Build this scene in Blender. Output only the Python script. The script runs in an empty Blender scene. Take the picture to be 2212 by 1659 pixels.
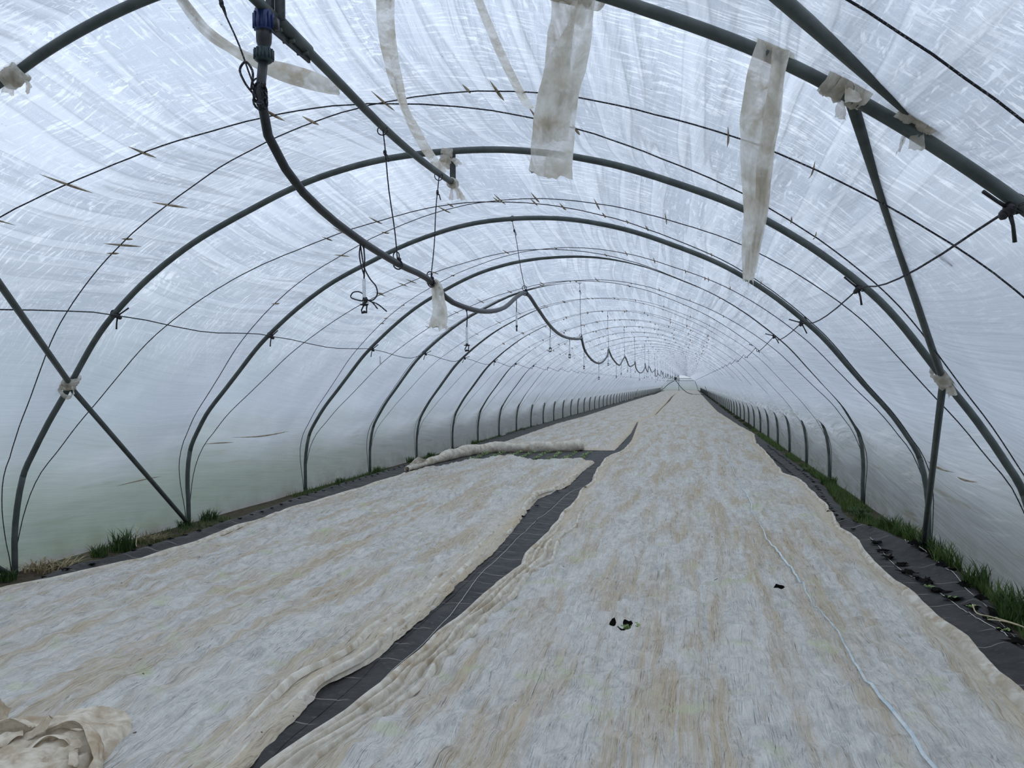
import bpy, bmesh, math, random
import numpy as np
from mathutils import Vector, Matrix

random.seed(7)
rng = np.random.RandomState(7)
S = bpy.context.scene
COL = S.collection

# ------------------------------------------------------------------ camera, sky, exposure
CAM_RIGHT = (0.974371, 0.224660, -0.011348)
CAM_UP = (0.011374, 0.001178, 0.999935)
CAM_FWD = (-0.224658, 0.974437, 0.001407)
CAM_POS = (0.0, 0.0, 1.76)
cd = bpy.data.cameras.new('camera')
cd.sensor_fit = 'HORIZONTAL'
cd.sensor_width = 36.0
cd.lens = 36.0 * 1661.4 / 2212.0
cd.clip_start = 0.05
cd.clip_end = 2000
cam = bpy.data.objects.new('camera', cd)
COL.objects.link(cam)
m = Matrix.Identity(4)
for i in range(3):
    m[i][0] = CAM_RIGHT[i]; m[i][1] = CAM_UP[i]; m[i][2] = -CAM_FWD[i]; m[i][3] = CAM_POS[i]
cam.matrix_world = m
S.camera = cam

SKY_STRENGTH = 1.40
W = bpy.data.worlds.new('overcast_sky')
S.world = W
W.use_nodes = True
nt = W.node_tree
nt.nodes.clear()
wo = nt.nodes.new('ShaderNodeOutputWorld')
wb = nt.nodes.new('ShaderNodeBackground')
wb.inputs['Strength'].default_value = SKY_STRENGTH
tc = nt.nodes.new('ShaderNodeTexCoord')
sx = nt.nodes.new('ShaderNodeSeparateXYZ')
nt.links.new(tc.outputs['Generated'], sx.inputs[0])
mr = nt.nodes.new('ShaderNodeMapRange')            # overcast sky: about three times brighter overhead than at the horizon
mr.inputs['From Min'].default_value = 0.0
mr.inputs['From Max'].default_value = 1.0
nt.links.new(sx.outputs['Z'], mr.inputs['Value'])
mixc = nt.nodes.new('ShaderNodeMix'); mixc.data_type = 'RGBA'
mixc.inputs['A'].default_value = (0.425, 0.47, 0.55, 1)
mixc.inputs['B'].default_value = (1.09, 1.245, 1.50, 1)
nt.links.new(mr.outputs['Result'], mixc.inputs['Factor'])
nt.links.new(mixc.outputs['Result'], wb.inputs['Color'])
nt.links.new(wb.outputs[0], wo.inputs['Surface'])

vs = S.view_settings
S.display_settings.display_device = 'sRGB'
vs.view_transform = 'Standard'
vs.look = 'None'
vs.exposure = 0.0
vs.gamma = 1.0
vs.use_curve_mapping = False
S.cycles.max_bounces = 8
S.cycles.diffuse_bounces = 4
S.cycles.transparent_max_bounces = 12
S.cycles.use_denoising = True
S.cycles.use_adaptive_sampling = True
S.cycles.adaptive_threshold = 0.02

# ------------------------------------------------------------------ measured outlines, metres (x across, y along the tunnel, z up)
CAM_RIGHT = (0.974371, 0.224660, -0.011348)
CAM_UP = (0.011374, 0.001178, 0.999935)
CAM_FWD = (-0.224658, 0.974437, 0.001407)
PROFILE = [(-4.38, 0), (-4.379, 0.053), (-4.379, 0.106), (-4.38, 0.159), (-4.38, 0.212), (-4.381, 0.265), (-4.381, 0.317), (-4.38, 0.37), (-4.379, 0.423), (-4.377, 0.476), (-4.373, 0.528), (-4.368, 0.581), (-4.362, 0.634), (-4.356, 0.686), (-4.348, 0.738), (-4.338, 0.79), (-4.327, 0.842), (-4.315, 0.894), (-4.3, 0.945), (-4.282, 0.994), (-4.261, 1.042), (-4.235, 1.088), (-4.208, 1.134), (-4.18, 1.179), (-4.153, 1.225), (-4.126, 1.27), (-4.098, 1.315), (-4.069, 1.359), (-4.04, 1.403), (-4.01, 1.446), (-3.979, 1.489), (-3.947, 1.531), (-3.914, 1.573), (-3.881, 1.614), (-3.848, 1.655), (-3.815, 1.697), (-3.783, 1.738), (-3.751, 1.78), (-3.719, 1.822), (-3.687, 1.864), (-3.654, 1.906), (-3.622, 1.948), (-3.589, 1.989), (-3.557, 2.031), (-3.524, 2.073), (-3.491, 2.115), (-3.458, 2.156), (-3.424, 2.196), (-3.39, 2.236), (-3.354, 2.275), (-3.318, 2.313), (-3.28, 2.35), (-3.242, 2.387), (-3.203, 2.423), (-3.164, 2.458), (-3.124, 2.493), (-3.083, 2.527), (-3.043, 2.561), (-3.002, 2.595), (-2.961, 2.628), (-2.92, 2.661), (-2.878, 2.694), (-2.836, 2.726), (-2.794, 2.757), (-2.751, 2.789), (-2.709, 2.82), (-2.666, 2.85), (-2.622, 2.881), (-2.579, 2.911), (-2.535, 2.94), (-2.491, 2.97), (-2.447, 2.998), (-2.402, 3.026), (-2.357, 3.054), (-2.311, 3.081), (-2.265, 3.107), (-2.219, 3.132), (-2.173, 3.157), (-2.126, 3.181), (-2.078, 3.205), (-2.031, 3.229), (-1.983, 3.252), (-1.935, 3.274), (-1.888, 3.297), (-1.84, 3.319), (-1.792, 3.341), (-1.744, 3.364), (-1.696, 3.386), (-1.647, 3.407), (-1.599, 3.428), (-1.55, 3.449), (-1.501, 3.469), (-1.452, 3.488), (-1.402, 3.507), (-1.353, 3.524), (-1.303, 3.541), (-1.252, 3.557), (-1.202, 3.572), (-1.151, 3.587), (-1.1, 3.601), (-1.048, 3.614), (-0.997, 3.627), (-0.945, 3.638), (-0.893, 3.65), (-0.842, 3.66), (-0.79, 3.67), (-0.738, 3.679), (-0.686, 3.687), (-0.633, 3.695), (-0.581, 3.701), (-0.529, 3.707), (-0.476, 3.712), (-0.423, 3.716), (-0.37, 3.72), (-0.317, 3.723), (-0.264, 3.725), (-0.212, 3.727), (-0.159, 3.728), (-0.106, 3.729), (-0.053, 3.73), (-0, 3.73), (0.053, 3.73), (0.106, 3.729), (0.159, 3.728), (0.212, 3.727), (0.264, 3.725), (0.317, 3.723), (0.37, 3.72), (0.423, 3.716), (0.476, 3.712), (0.529, 3.707), (0.581, 3.701), (0.633, 3.695), (0.686, 3.687), (0.738, 3.679), (0.79, 3.67), (0.842, 3.66), (0.893, 3.65), (0.945, 3.638), (0.997, 3.627), (1.048, 3.614), (1.1, 3.601), (1.151, 3.587), (1.202, 3.572), (1.252, 3.557), (1.303, 3.541), (1.353, 3.524), (1.402, 3.507), (1.452, 3.488), (1.501, 3.469), (1.55, 3.449), (1.599, 3.428), (1.647, 3.407), (1.696, 3.386), (1.744, 3.364), (1.792, 3.341), (1.84, 3.319), (1.888, 3.297), (1.935, 3.274), (1.983, 3.252), (2.031, 3.229), (2.078, 3.205), (2.126, 3.181), (2.173, 3.157), (2.219, 3.132), (2.265, 3.107), (2.311, 3.081), (2.357, 3.054), (2.402, 3.026), (2.447, 2.998), (2.491, 2.97), (2.535, 2.94), (2.579, 2.911), (2.622, 2.881), (2.666, 2.85), (2.709, 2.82), (2.751, 2.789), (2.794, 2.757), (2.836, 2.726), (2.878, 2.694), (2.92, 2.661), (2.961, 2.628), (3.002, 2.595), (3.043, 2.561), (3.083, 2.527), (3.124, 2.493), (3.164, 2.458), (3.203, 2.423), (3.242, 2.387), (3.28, 2.35), (3.318, 2.313), (3.354, 2.275), (3.39, 2.236), (3.424, 2.196), (3.458, 2.156), (3.491, 2.115), (3.524, 2.073), (3.557, 2.031), (3.589, 1.989), (3.622, 1.948), (3.654, 1.906), (3.687, 1.864), (3.719, 1.822), (3.751, 1.78), (3.783, 1.738), (3.815, 1.697), (3.848, 1.655), (3.881, 1.614), (3.914, 1.573), (3.947, 1.531), (3.979, 1.489), (4.01, 1.446), (4.04, 1.403), (4.069, 1.359), (4.098, 1.315), (4.126, 1.27), (4.153, 1.225), (4.18, 1.179), (4.208, 1.134), (4.235, 1.088), (4.261, 1.042), (4.282, 0.994), (4.3, 0.945), (4.315, 0.894), (4.327, 0.842), (4.338, 0.79), (4.348, 0.738), (4.356, 0.686), (4.362, 0.634), (4.368, 0.581), (4.373, 0.528), (4.377, 0.476), (4.379, 0.423), (4.38, 0.37), (4.381, 0.317), (4.381, 0.265), (4.38, 0.212), (4.38, 0.159), (4.379, 0.106), (4.379, 0.053), (4.38, 0)]
HOOP_DELTA = {1: [-0.000, -0.000, -0.000, -0.000, -0.011, -0.021, -0.028, -0.031, -0.028, -0.017, -0.004, 0.011, 0.026, 0.038, 0.047, 0.054, 0.059, 0.060, 0.057, 0.051, 0.044, 0.035, 0.027, 0.020, 0.014, 0.008, 0.005, 0.001, -0.002, -0.004, -0.006, -0.008, -0.009, -0.010, -0.010, -0.011, -0.011, -0.011, -0.012, -0.013, -0.014, -0.015, -0.016, -0.018, -0.018, -0.017, -0.015, -0.012, -0.007, -0.001, 0.005, 0.012, 0.019, 0.026, 0.034, 0.042, 0.049, 0.054, 0.057, 0.059, 0.058, 0.055, 0.049, 0.041, 0.032, 0.019, 0.006, -0.006, -0.017, -0.021, -0.021, -0.016, -0.008, -0.000, -0.000, -0.000, -0.000], 2: [0.000, 0.000, 0.000, 0.000, 0.020, 0.038, 0.053, 0.063, 0.067, 0.053, 0.038, 0.023, 0.012, 0.005, 0.001, 0.000, -0.001, -0.002, -0.004, -0.008, -0.013, -0.020, -0.027, -0.034, -0.040, -0.044, -0.047, -0.049, -0.050, -0.049, -0.047, -0.044, -0.039, -0.035, -0.030, -0.027, -0.024, -0.023, -0.022, -0.023, -0.025, -0.027, -0.029, -0.032, -0.034, -0.037, -0.038, -0.038, -0.038, -0.036, -0.033, -0.029, -0.025, -0.020, -0.015, -0.010, -0.006, -0.003, -0.002, -0.003, -0.007, -0.014, -0.018, -0.018, -0.018, -0.018, -0.014, -0.007, 0.002, 0.006, 0.006, 0.004, 0.003, 0.000, 0.000, 0.000, 0.000], 3: [0.000, 0.000, 0.000, 0.000, 0.004, 0.006, 0.006, 0.002, -0.006, -0.016, -0.025, -0.034, -0.040, -0.042, -0.041, -0.036, -0.031, -0.024, -0.017, -0.010, -0.005, -0.001, 0.002, 0.005, 0.007, 0.009, 0.011, 0.012, 0.014, 0.015, 0.016, 0.016, 0.017, 0.018, 0.020, 0.023, 0.026, 0.028, 0.030, 0.031, 0.032, 0.032, 0.031, 0.030, 0.029, 0.028, 0.027, 0.026, 0.025, 0.024, 0.024, 0.025, 0.027, 0.030, 0.034, 0.039, 0.043, 0.047, 0.048, 0.048, 0.046, 0.044, 0.044, 0.045, 0.047, 0.053, 0.062, 0.072, 0.080, 0.069, 0.055, 0.038, 0.019, 0.000, 0.000, 0.000, 0.000]}
LEFT_SHEET_OUTER = [(-5.729, 5.39), (-5.589, 5.679), (-5.501, 6.066), (-5.396, 6.381), (-5.289, 6.537), (-5.281, 7.116), (-5.401, 8.277), (-5.443, 9.924), (-5.398, 12.22), (-5.391, 13.466), (-5.443, 14.535)]
LEFT_SHEET_INNER = [(-1.959, 3.104), (-1.997, 3.299), (-2.009, 3.53), (-2.029, 3.79), (-2.067, 4.009), (-2.056, 4.144), (-1.99, 4.344), (-1.945, 4.59), (-1.96, 4.888), (-1.949, 5.217), (-1.951, 5.765), (-1.977, 6.41), (-1.984, 7.016), (-1.983, 7.629), (-2.016, 8.268), (-2.092, 9.294), (-2.183, 10.437), (-2.246, 11.395), (-2.112, 12.18), (-2.022, 13.062), (-2.071, 15.125), (-2.039, 16.766)]
LEFT_SHEET_END = [(-5.414, 14.456), (-5.17, 15.623), (-4.985, 17.065), (-4.743, 17.776), (-4.31, 17.362), (-3.685, 16.577), (-2.935, 16.972), (-2.365, 17.141), (-2.051, 16.866)]
FAR_SHEET_OUTER = [(-5.462, 20.733), (-5.414, 22.648), (-5.63, 32.905), (-5.43, 40.444), (-5.545, 68.259), (-5.708, 142.846)]
FAR_SHEET_INNER = [(-1.91, 21.039), (-2, 27.028), (-2.283, 34.509), (-1.837, 40.857), (-1.91, 53.741), (-1.956, 65.923), (-2.239, 96.499), (-2.543, 151.438)]
RIGHT_SHEET_INNER = [(-1.901, 3.116), (-1.852, 3.407), (-1.797, 3.617), (-1.763, 3.844), (-1.73, 4.076), (-1.745, 4.347), (-1.718, 4.618), (-1.71, 4.937), (-1.681, 5.269), (-1.672, 5.715), (-1.648, 6.454), (-1.617, 6.706), (-1.574, 7.09), (-1.63, 7.518), (-1.635, 8.06), (-1.619, 8.629), (-1.629, 9.371), (-1.672, 10.091), (-1.649, 10.982), (-1.724, 12.291), (-1.678, 13.235), (-1.797, 14.76), (-1.908, 17.514), (-1.7, 19.075), (-1.674, 21.059), (-1.741, 23.878), (-1.947, 28.37), (-2.276, 35.359), (-1.792, 42.043), (-1.85, 54.745), (-1.861, 76.238), (-2.097, 103.238), (-2.309, 159.455)]
RIGHT_SHEET_OUTER = [(1.74, 4.662), (1.736, 4.798), (1.742, 5.039), (1.754, 5.285), (1.757, 5.649), (1.729, 5.915), (1.717, 6.321), (1.721, 6.629), (1.693, 6.964), (1.671, 7.657), (1.737, 8.622), (1.702, 9.47), (1.824, 11.106), (1.873, 13.789), (1.698, 14.984), (1.801, 18.935), (1.809, 22.482), (2.054, 26.025), (1.929, 30.889), (1.614, 47.25), (1.648, 77.233), (1.844, 155.957)]
RIGHT_MAT_OUTER = [(2.115, 5.654), (2.209, 6.169), (2.256, 6.553), (2.309, 7.189), (2.355, 7.911), (2.345, 8.559), (2.269, 9.081), (2.182, 9.59), (1.943, 10.177), (2.006, 11.433), (2.198, 14.167), (2.186, 16.858), (2.145, 25.576), (2.16, 54.23), (2.156, 152.932)]
LEFT_MAT_OUTER = [(-5.843, 5.498), (-5.855, 5.704), (-5.881, 5.956), (-5.989, 6.468), (-5.878, 6.763), (-5.839, 7.256), (-5.814, 7.836), (-5.864, 8.297), (-5.908, 9.057), (-6.06, 11.053), (-6.146, 14.607), (-6.206, 20.705), (-6.471, 37.561), (-6.659, 166.744)]
INNER_THREAD = [(2.048, 5.576), (2.04, 5.851), (2.002, 6.042), (1.983, 6.347), (1.976, 6.65), (1.96, 7.167), (1.883, 7.551), (1.869, 8.098), (1.928, 8.798), (1.927, 9.178)]
OUTER_THREAD = [(2.086, 5.577), (2.144, 6.145), (2.186, 6.861), (2.24, 7.526), (2.261, 7.98), (2.229, 8.51), (2.195, 8.965)]
INNER_SLITS = [(1.925, 8.846), (1.903, 8.467), (1.879, 8.141), (1.924, 7.871), (1.902, 7.52), (1.954, 7.277), (1.949, 7.165), (1.97, 6.927), (1.998, 6.667), (2.028, 6.343), (2.067, 6.087), (2.07, 5.857), (2.055, 5.559)]
OUTER_SLITS = [(2.215, 8.507), (2.25, 8.291), (2.262, 8.082), (2.24, 7.745), (2.279, 7.534), (2.218, 7.092), (2.176, 6.609), (2.159, 6.229)]
LEFT_SLITS = [(-5.794, 5.914), (-5.806, 6.179), (-5.748, 6.459), (-5.779, 6.763), (-5.774, 7.053), (-5.737, 7.273), (-5.752, 7.623), (-5.805, 7.941), (-5.755, 8.152), (-5.782, 8.42), (-5.823, 8.702)]
PATH_SLITS = [(-2.166, 10.263), (-2.111, 10.634), (-2.078, 12.204), (-2.056, 12.771), (-2.121, 9.752), (-2.129, 9.51)]
PATH_CORD = [(-1.831, 3.547), (-1.798, 3.855), (-1.786, 4.209), (-1.782, 4.573), (-1.772, 4.98), (-1.776, 5.4), (-1.819, 6.02), (-1.872, 6.79), (-1.894, 7.782), (-1.921, 9.092), (-1.902, 10.575), (-1.876, 12.109), (-1.771, 12.969)]
BLUE_STRIP = [(0.974, 3.607), (0.95, 3.982), (0.92, 4.414), (0.914, 4.999), (0.901, 5.592), (0.862, 6.129), (0.855, 6.444), (0.844, 6.935), (0.817, 7.396), (0.806, 7.742), (0.756, 8.493), (0.769, 9.129), (0.754, 9.767), (0.793, 11.114), (0.773, 12.888), (0.771, 14.011), (0.864, 19.271), (0.994, 25.21)]
ROLL = [(-5.535, 14.701), (-5.643, 16.145), (-5.647, 17.311), (-5.518, 18.401), (-5.262, 19.215), (-4.847, 19.532), (-4.182, 19.321), (-3.613, 19.513), (-3.062, 19.843), (-2.717, 20.159)]
TEARS = [(-0.522, 5.246), (-0.44, 5.282), (0.669, 6.395), (0.192, 6.521)]
HEAP = [(-3.102, 2.909), (-2.891, 2.952), (-2.649, 3.002), (-3.205, 3.164)]
TUFTS_LEFT = [(-6.15, 5.86), (-6.144, 6.356), (-6.06, 7.239), (-6.054, 6.893), (-6.079, 7.748), (-6.277, 8.607), (-6.296, 9.12), (-6.228, 12.972), (-6.203, 14.622), (-6.317, 16.786), (-6.467, 18.16), (-6.373, 22.233), (-6.385, 28.706)]
TUFTS_RIGHT = [(2.178, 15.821), (2.303, 14.037), (2.117, 10.844), (2.128, 10.486), (2.28, 9.861), (2.374, 9.443), (2.413, 9.055), (2.559, 8.494), (2.52, 7.978), (2.447, 7.195), (2.396, 6.498), (2.294, 6.131)]
DRY_STEMS = [(2.03, 6.241), (2.073, 6.018), (2.179, 5.824), (2.022, 5.953), (2.019, 5.742)]
POLE = [(-1.89, 2.941, 3.531), (-1.89, 3.159, 3.528), (-1.89, 3.497, 3.508), (-1.89, 3.906, 3.47), (-1.89, 4.591, 3.397), (-1.89, 5.7, 3.411), (-1.89, 6.06, 3.442)]
HOOP0_PTS = [(-3.424, 3.28, 3.382), (-2.386, 3.28, 3.671), (-1.319, 3.28, 3.643), (-0.463, 3.28, 3.426), (0.356, 3.28, 3.121), (0.634, 3.28, 2.944), (0.851, 3.28, 2.813), (1.149, 3.28, 2.553), (0.384, 3.28, 3.306)]
H1 = [(-5.705, 6.14, 1.815), (1.803, 6.14, 1.781), (-1.953, 6.14, 3.707), (-1.895, 6.14, 3.451), (-5.148, 6.14, 2.488), (1.218, 6.14, 2.511), (-2.007, 6.14, 3.54)]
H2 = [(-5.13, 8.78, 2.407), (1.217, 8.78, 2.391), (-2.007, 8.78, 3.722)]
H3 = [(-5.107, 11.9, 2.299), (1.261, 11.9, 2.375)]
PIPEPTS = [(-1.9, 3.209, 3.425), (-1.9, 3.21, 3.301), (-1.9, 3.175, 3.113), (-1.9, 3.189, 3.033), (-1.9, 3.235, 2.941), (-1.9, 3.324, 2.869), (-1.9, 3.454, 2.793), (-1.9, 3.744, 2.709), (-1.9, 4.176, 2.642), (-1.9, 4.871, 2.584), (-1.9, 5.589, 2.544), (-1.86, 5.771, 2.464), (-1.86, 6.252, 2.438), (-1.86, 7.015, 2.491), (-1.86, 7.872, 2.622)]
PIPESUP = [(-1.851, 8.78, 2.837), (-2.009, 14.5, 2.639), (-2.076, 20.25, 2.641), (-2.078, 25.6, 2.633)]
PIPELOW = [(-1.86, 11.278, 2.403), (-1.86, 12.089, 2.446), (-1.86, 16.476, 2.223), (-1.86, 21.187, 2.295)]
DROPS = [(-1.9, 4.307, 2.624), (-1.9, 4.315, 2.444), (-1.9, 4.312, 2.305), (-1.9, 4.31, 2.257), (-1.86, 6.348, 2.4), (-1.86, 6.371, 2.27), (-1.86, 6.351, 2.142), (-1.86, 6.35, 2.098), (-1.75, 8.274, 2.735), (-1.75, 8.288, 2.553), (-1.75, 8.257, 2.428), (-1.75, 8.254, 2.377)]
KNOT = [(1.2, 4.13, 2.491)]
ENDW = [(-6.654, 177, 0.213), (2.298, 177, 0.128), (-2.11, 177, 3.918), (-2.318, 177, 3.504), (-2.356, 177, 0.172), (1.12, 177, 2.835), (0.811, 177, 2.32), (-5.601, 177, 2.399)]
HOSE = [(-2.185, 112, 2.082), (-2.834, 112, 1.892), (-3.819, 112, 0.91), (-4.475, 112, 0.452), (-5.786, 112, 0.098), (-1.862, 112, 2.078), (-0.911, 112, 0.816), (0.172, 112, 0.214), (1.447, 112, 0.105)]
POSTS = [(-6.703, 91.974, 0), (-7.262, 89.456, 0), (2.405, 104.131, 0)]
STRIP1 = [(-2.391, 3.28, 3.66), (-2.344, 3.4, 3.562), (-2.286, 3.55, 3.516), (-2.218, 3.7, 3.497), (-2.083, 3.8, 3.461), (-1.981, 3.92, 3.446), (-1.918, 4.05, 3.45)]
STRIP2 = [(-1.328, 3.3, 3.654), (-1.455, 3.6, 3.688), (-1.611, 4, 3.697), (-1.766, 4.5, 3.674), (-1.891, 5.1, 3.626), (-1.948, 5.6, 3.566), (-1.966, 6.05, 3.51)]
FOLD = [(-1.226, 4.6, 4.203), (-1.14, 4.6, 3.964), (-1.027, 4.6, 3.667), (-0.942, 4.6, 3.474), (-0.872, 4.6, 3.346)]

XC = -1.97
PROFILE = np.array(PROFILE)

# ------------------------------------------------------------------ small helpers
def pnoise(x, y, seed=0):
    x = np.asarray(x, float); y = np.asarray(y, float)
    x, y = np.broadcast_arrays(x, y)
    xi = np.floor(x).astype(np.int64); yi = np.floor(y).astype(np.int64)
    xf = x - xi; yf = y - yi
    def g(ix, iy, dx, dy):
        h = (ix * 374761393 + iy * 668265263 + seed * 1442695041) & 0x7fffffff
        h = ((h ^ (h >> 13)) * 1274126177) & 0x7fffffff
        a = ((h ^ (h >> 16)) & 0xffff) / 65536.0 * 6.2831853
        return np.cos(a) * dx + np.sin(a) * dy
    u = xf * xf * xf * (xf * (xf * 6 - 15) + 10); v = yf * yf * yf * (yf * (yf * 6 - 15) + 10)
    n00 = g(xi, yi, xf, yf); n10 = g(xi + 1, yi, xf - 1, yf)
    n01 = g(xi, yi + 1, xf, yf - 1); n11 = g(xi + 1, yi + 1, xf - 1, yf - 1)
    return (n00 * (1 - u) + n10 * u) * (1 - v) + (n01 * (1 - u) + n11 * u) * v * 1.0

def fbm(x, y, seed=0, oct=3):
    r = 0; a = 1.0
    for o in range(oct):
        r = r + a * pnoise(x * 2 ** o, y * 2 ** o, seed + o * 17); a *= 0.5
    return r

def sstep(a, b, x):
    t = np.clip((np.asarray(x, float) - a) / (b - a), 0, 1)
    return t * t * (3 - 2 * t)

def spline(pts, n):
    P = np.asarray(pts, float)
    s = np.concatenate([[0], np.cumsum(np.linalg.norm(np.diff(P, axis=0), axis=1))])
    m = np.gradient(P, s, axis=0)
    ss = np.linspace(0, s[-1], n)
    i = np.clip(np.searchsorted(s, ss) - 1, 0, len(s) - 2)
    h = (s[i + 1] - s[i])[:, None]; t = (ss - s[i])[:, None] / h
    t2, t3 = t * t, t ** 3
    return (2 * t3 - 3 * t2 + 1) * P[i] + (t3 - 2 * t2 + t) * h * m[i] + (-2 * t3 + 3 * t2) * P[i + 1] + (t3 - t2) * h * m[i + 1]

class MB:
    """collects pieces of one mesh"""
    def __init__(self): self.v = []; self.f = []; self.n = 0
    def add(self, verts, faces):
        verts = np.asarray(verts, float)
        self.v.append(verts); self.f += [tuple(int(i) + self.n for i in f) for f in faces]; self.n += len(verts)
        return self
    def grid(self, P, closed_u=False):
        """P[r][c] points"""
        R, C = P.shape[:2]; f = []
        for r in range(R - 1):
            for c in range(C - 1 if not closed_u else C):
                c2 = (c + 1) % C
                f.append((r * C + c, r * C + c2, (r + 1) * C + c2, (r + 1) * C + c))
        return self.add(P.reshape(-1, 3), f)
    def tube(self, pts, rad, sides=8, cap=True):
        P = np.asarray(pts, float); n = len(P)
        rad = np.broadcast_to(np.asarray(rad, float), (n,))
        T = np.gradient(P, axis=0); T /= np.linalg.norm(T, axis=1)[:, None] + 1e-12
        a = np.array([0, 0, 1.0]) if abs(T[0][2]) < 0.9 else np.array([1.0, 0, 0])
        u = np.cross(T[0], a); u /= np.linalg.norm(u)
        G = np.zeros((n, sides, 3)); ang = np.arange(sides) * 2 * math.pi / sides
        for k in range(n):
            u = u - T[k] * u.dot(T[k]); u /= np.linalg.norm(u) + 1e-12
            w = np.cross(T[k], u)
            G[k] = P[k] + rad[k] * (np.cos(ang)[:, None] * u + np.sin(ang)[:, None] * w)
        b = self.n
        self.grid(G, True)
        if cap:
            self.f.append(tuple(b + i for i in range(sides))[::-1])
            self.f.append(tuple(b + (n - 1) * sides + i for i in range(sides)))
        return self
    def box(self, c, size, rot=None):
        v = np.array([[x, y, z] for x in (-.5, .5) for y in (-.5, .5) for z in (-.5, .5)]) * np.array(size)
        if rot is not None: v = v @ np.array(rot).T
        return self.add(v + np.array(c), [(0, 1, 3, 2), (4, 6, 7, 5), (0, 4, 5, 1), (2, 3, 7, 6), (0, 2, 6, 4), (1, 5, 7, 3)])
    def blob(self, c, r, seed=0, amp=0.3, rings=6, seg=8):
        th = np.linspace(0.001, math.pi - 0.001, rings); ph = np.arange(seg) * 2 * math.pi / seg
        r = np.broadcast_to(np.asarray(r, float), (3,))
        P = np.stack([np.outer(np.sin(th), np.cos(ph)), np.outer(np.sin(th), np.sin(ph)), np.outer(np.cos(th), np.ones(seg))], -1)
        k = 1 + amp * pnoise(P[..., 0] * 2.3 + seed * 3.1, P[..., 1] * 2.3 + P[..., 2] * 1.9 + seed, seed)
        return self.grid(P * k[..., None] * r + np.array(c), True)
    def mesh(self, name, mats, smooth=True):
        me = bpy.data.meshes.new(name)
        v = np.concatenate(self.v)
        me.from_pydata(v.tolist(), [], self.f)
        for mm in (mats if isinstance(mats, (list, tuple)) else [mats]): me.materials.append(mm)
        if smooth: me.polygons.foreach_set('use_smooth', np.ones(len(me.polygons), dtype=bool))
        me.update()
        return me
    def build(self, name, mats, parent=None, smooth=True, loc=None):
        return link(name, self.mesh(name, mats, smooth), parent, loc)

def link(name, me, parent=None, loc=None, rot=None, scale=None):
    o = bpy.data.objects.new(name, me); COL.objects.link(o)
    if parent is not None: o.parent = parent
    if loc is not None: o.location = loc
    if rot is not None: o.rotation_euler = rot
    if scale is not None: o.scale = scale
    return o

def tag(o, label=None, cat=None, group=None, kind=None):
    if label: o['label'] = label
    if cat: o['category'] = cat
    if group: o['group'] = group
    if kind: o['kind'] = kind
    return o

def recenter(o, p):
    """put the origin of a mesh object at p without moving it"""
    p = Vector(p); o.data.transform(Matrix.Translation(-p)); o.location = Vector(o.location) + p
    return o

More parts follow.
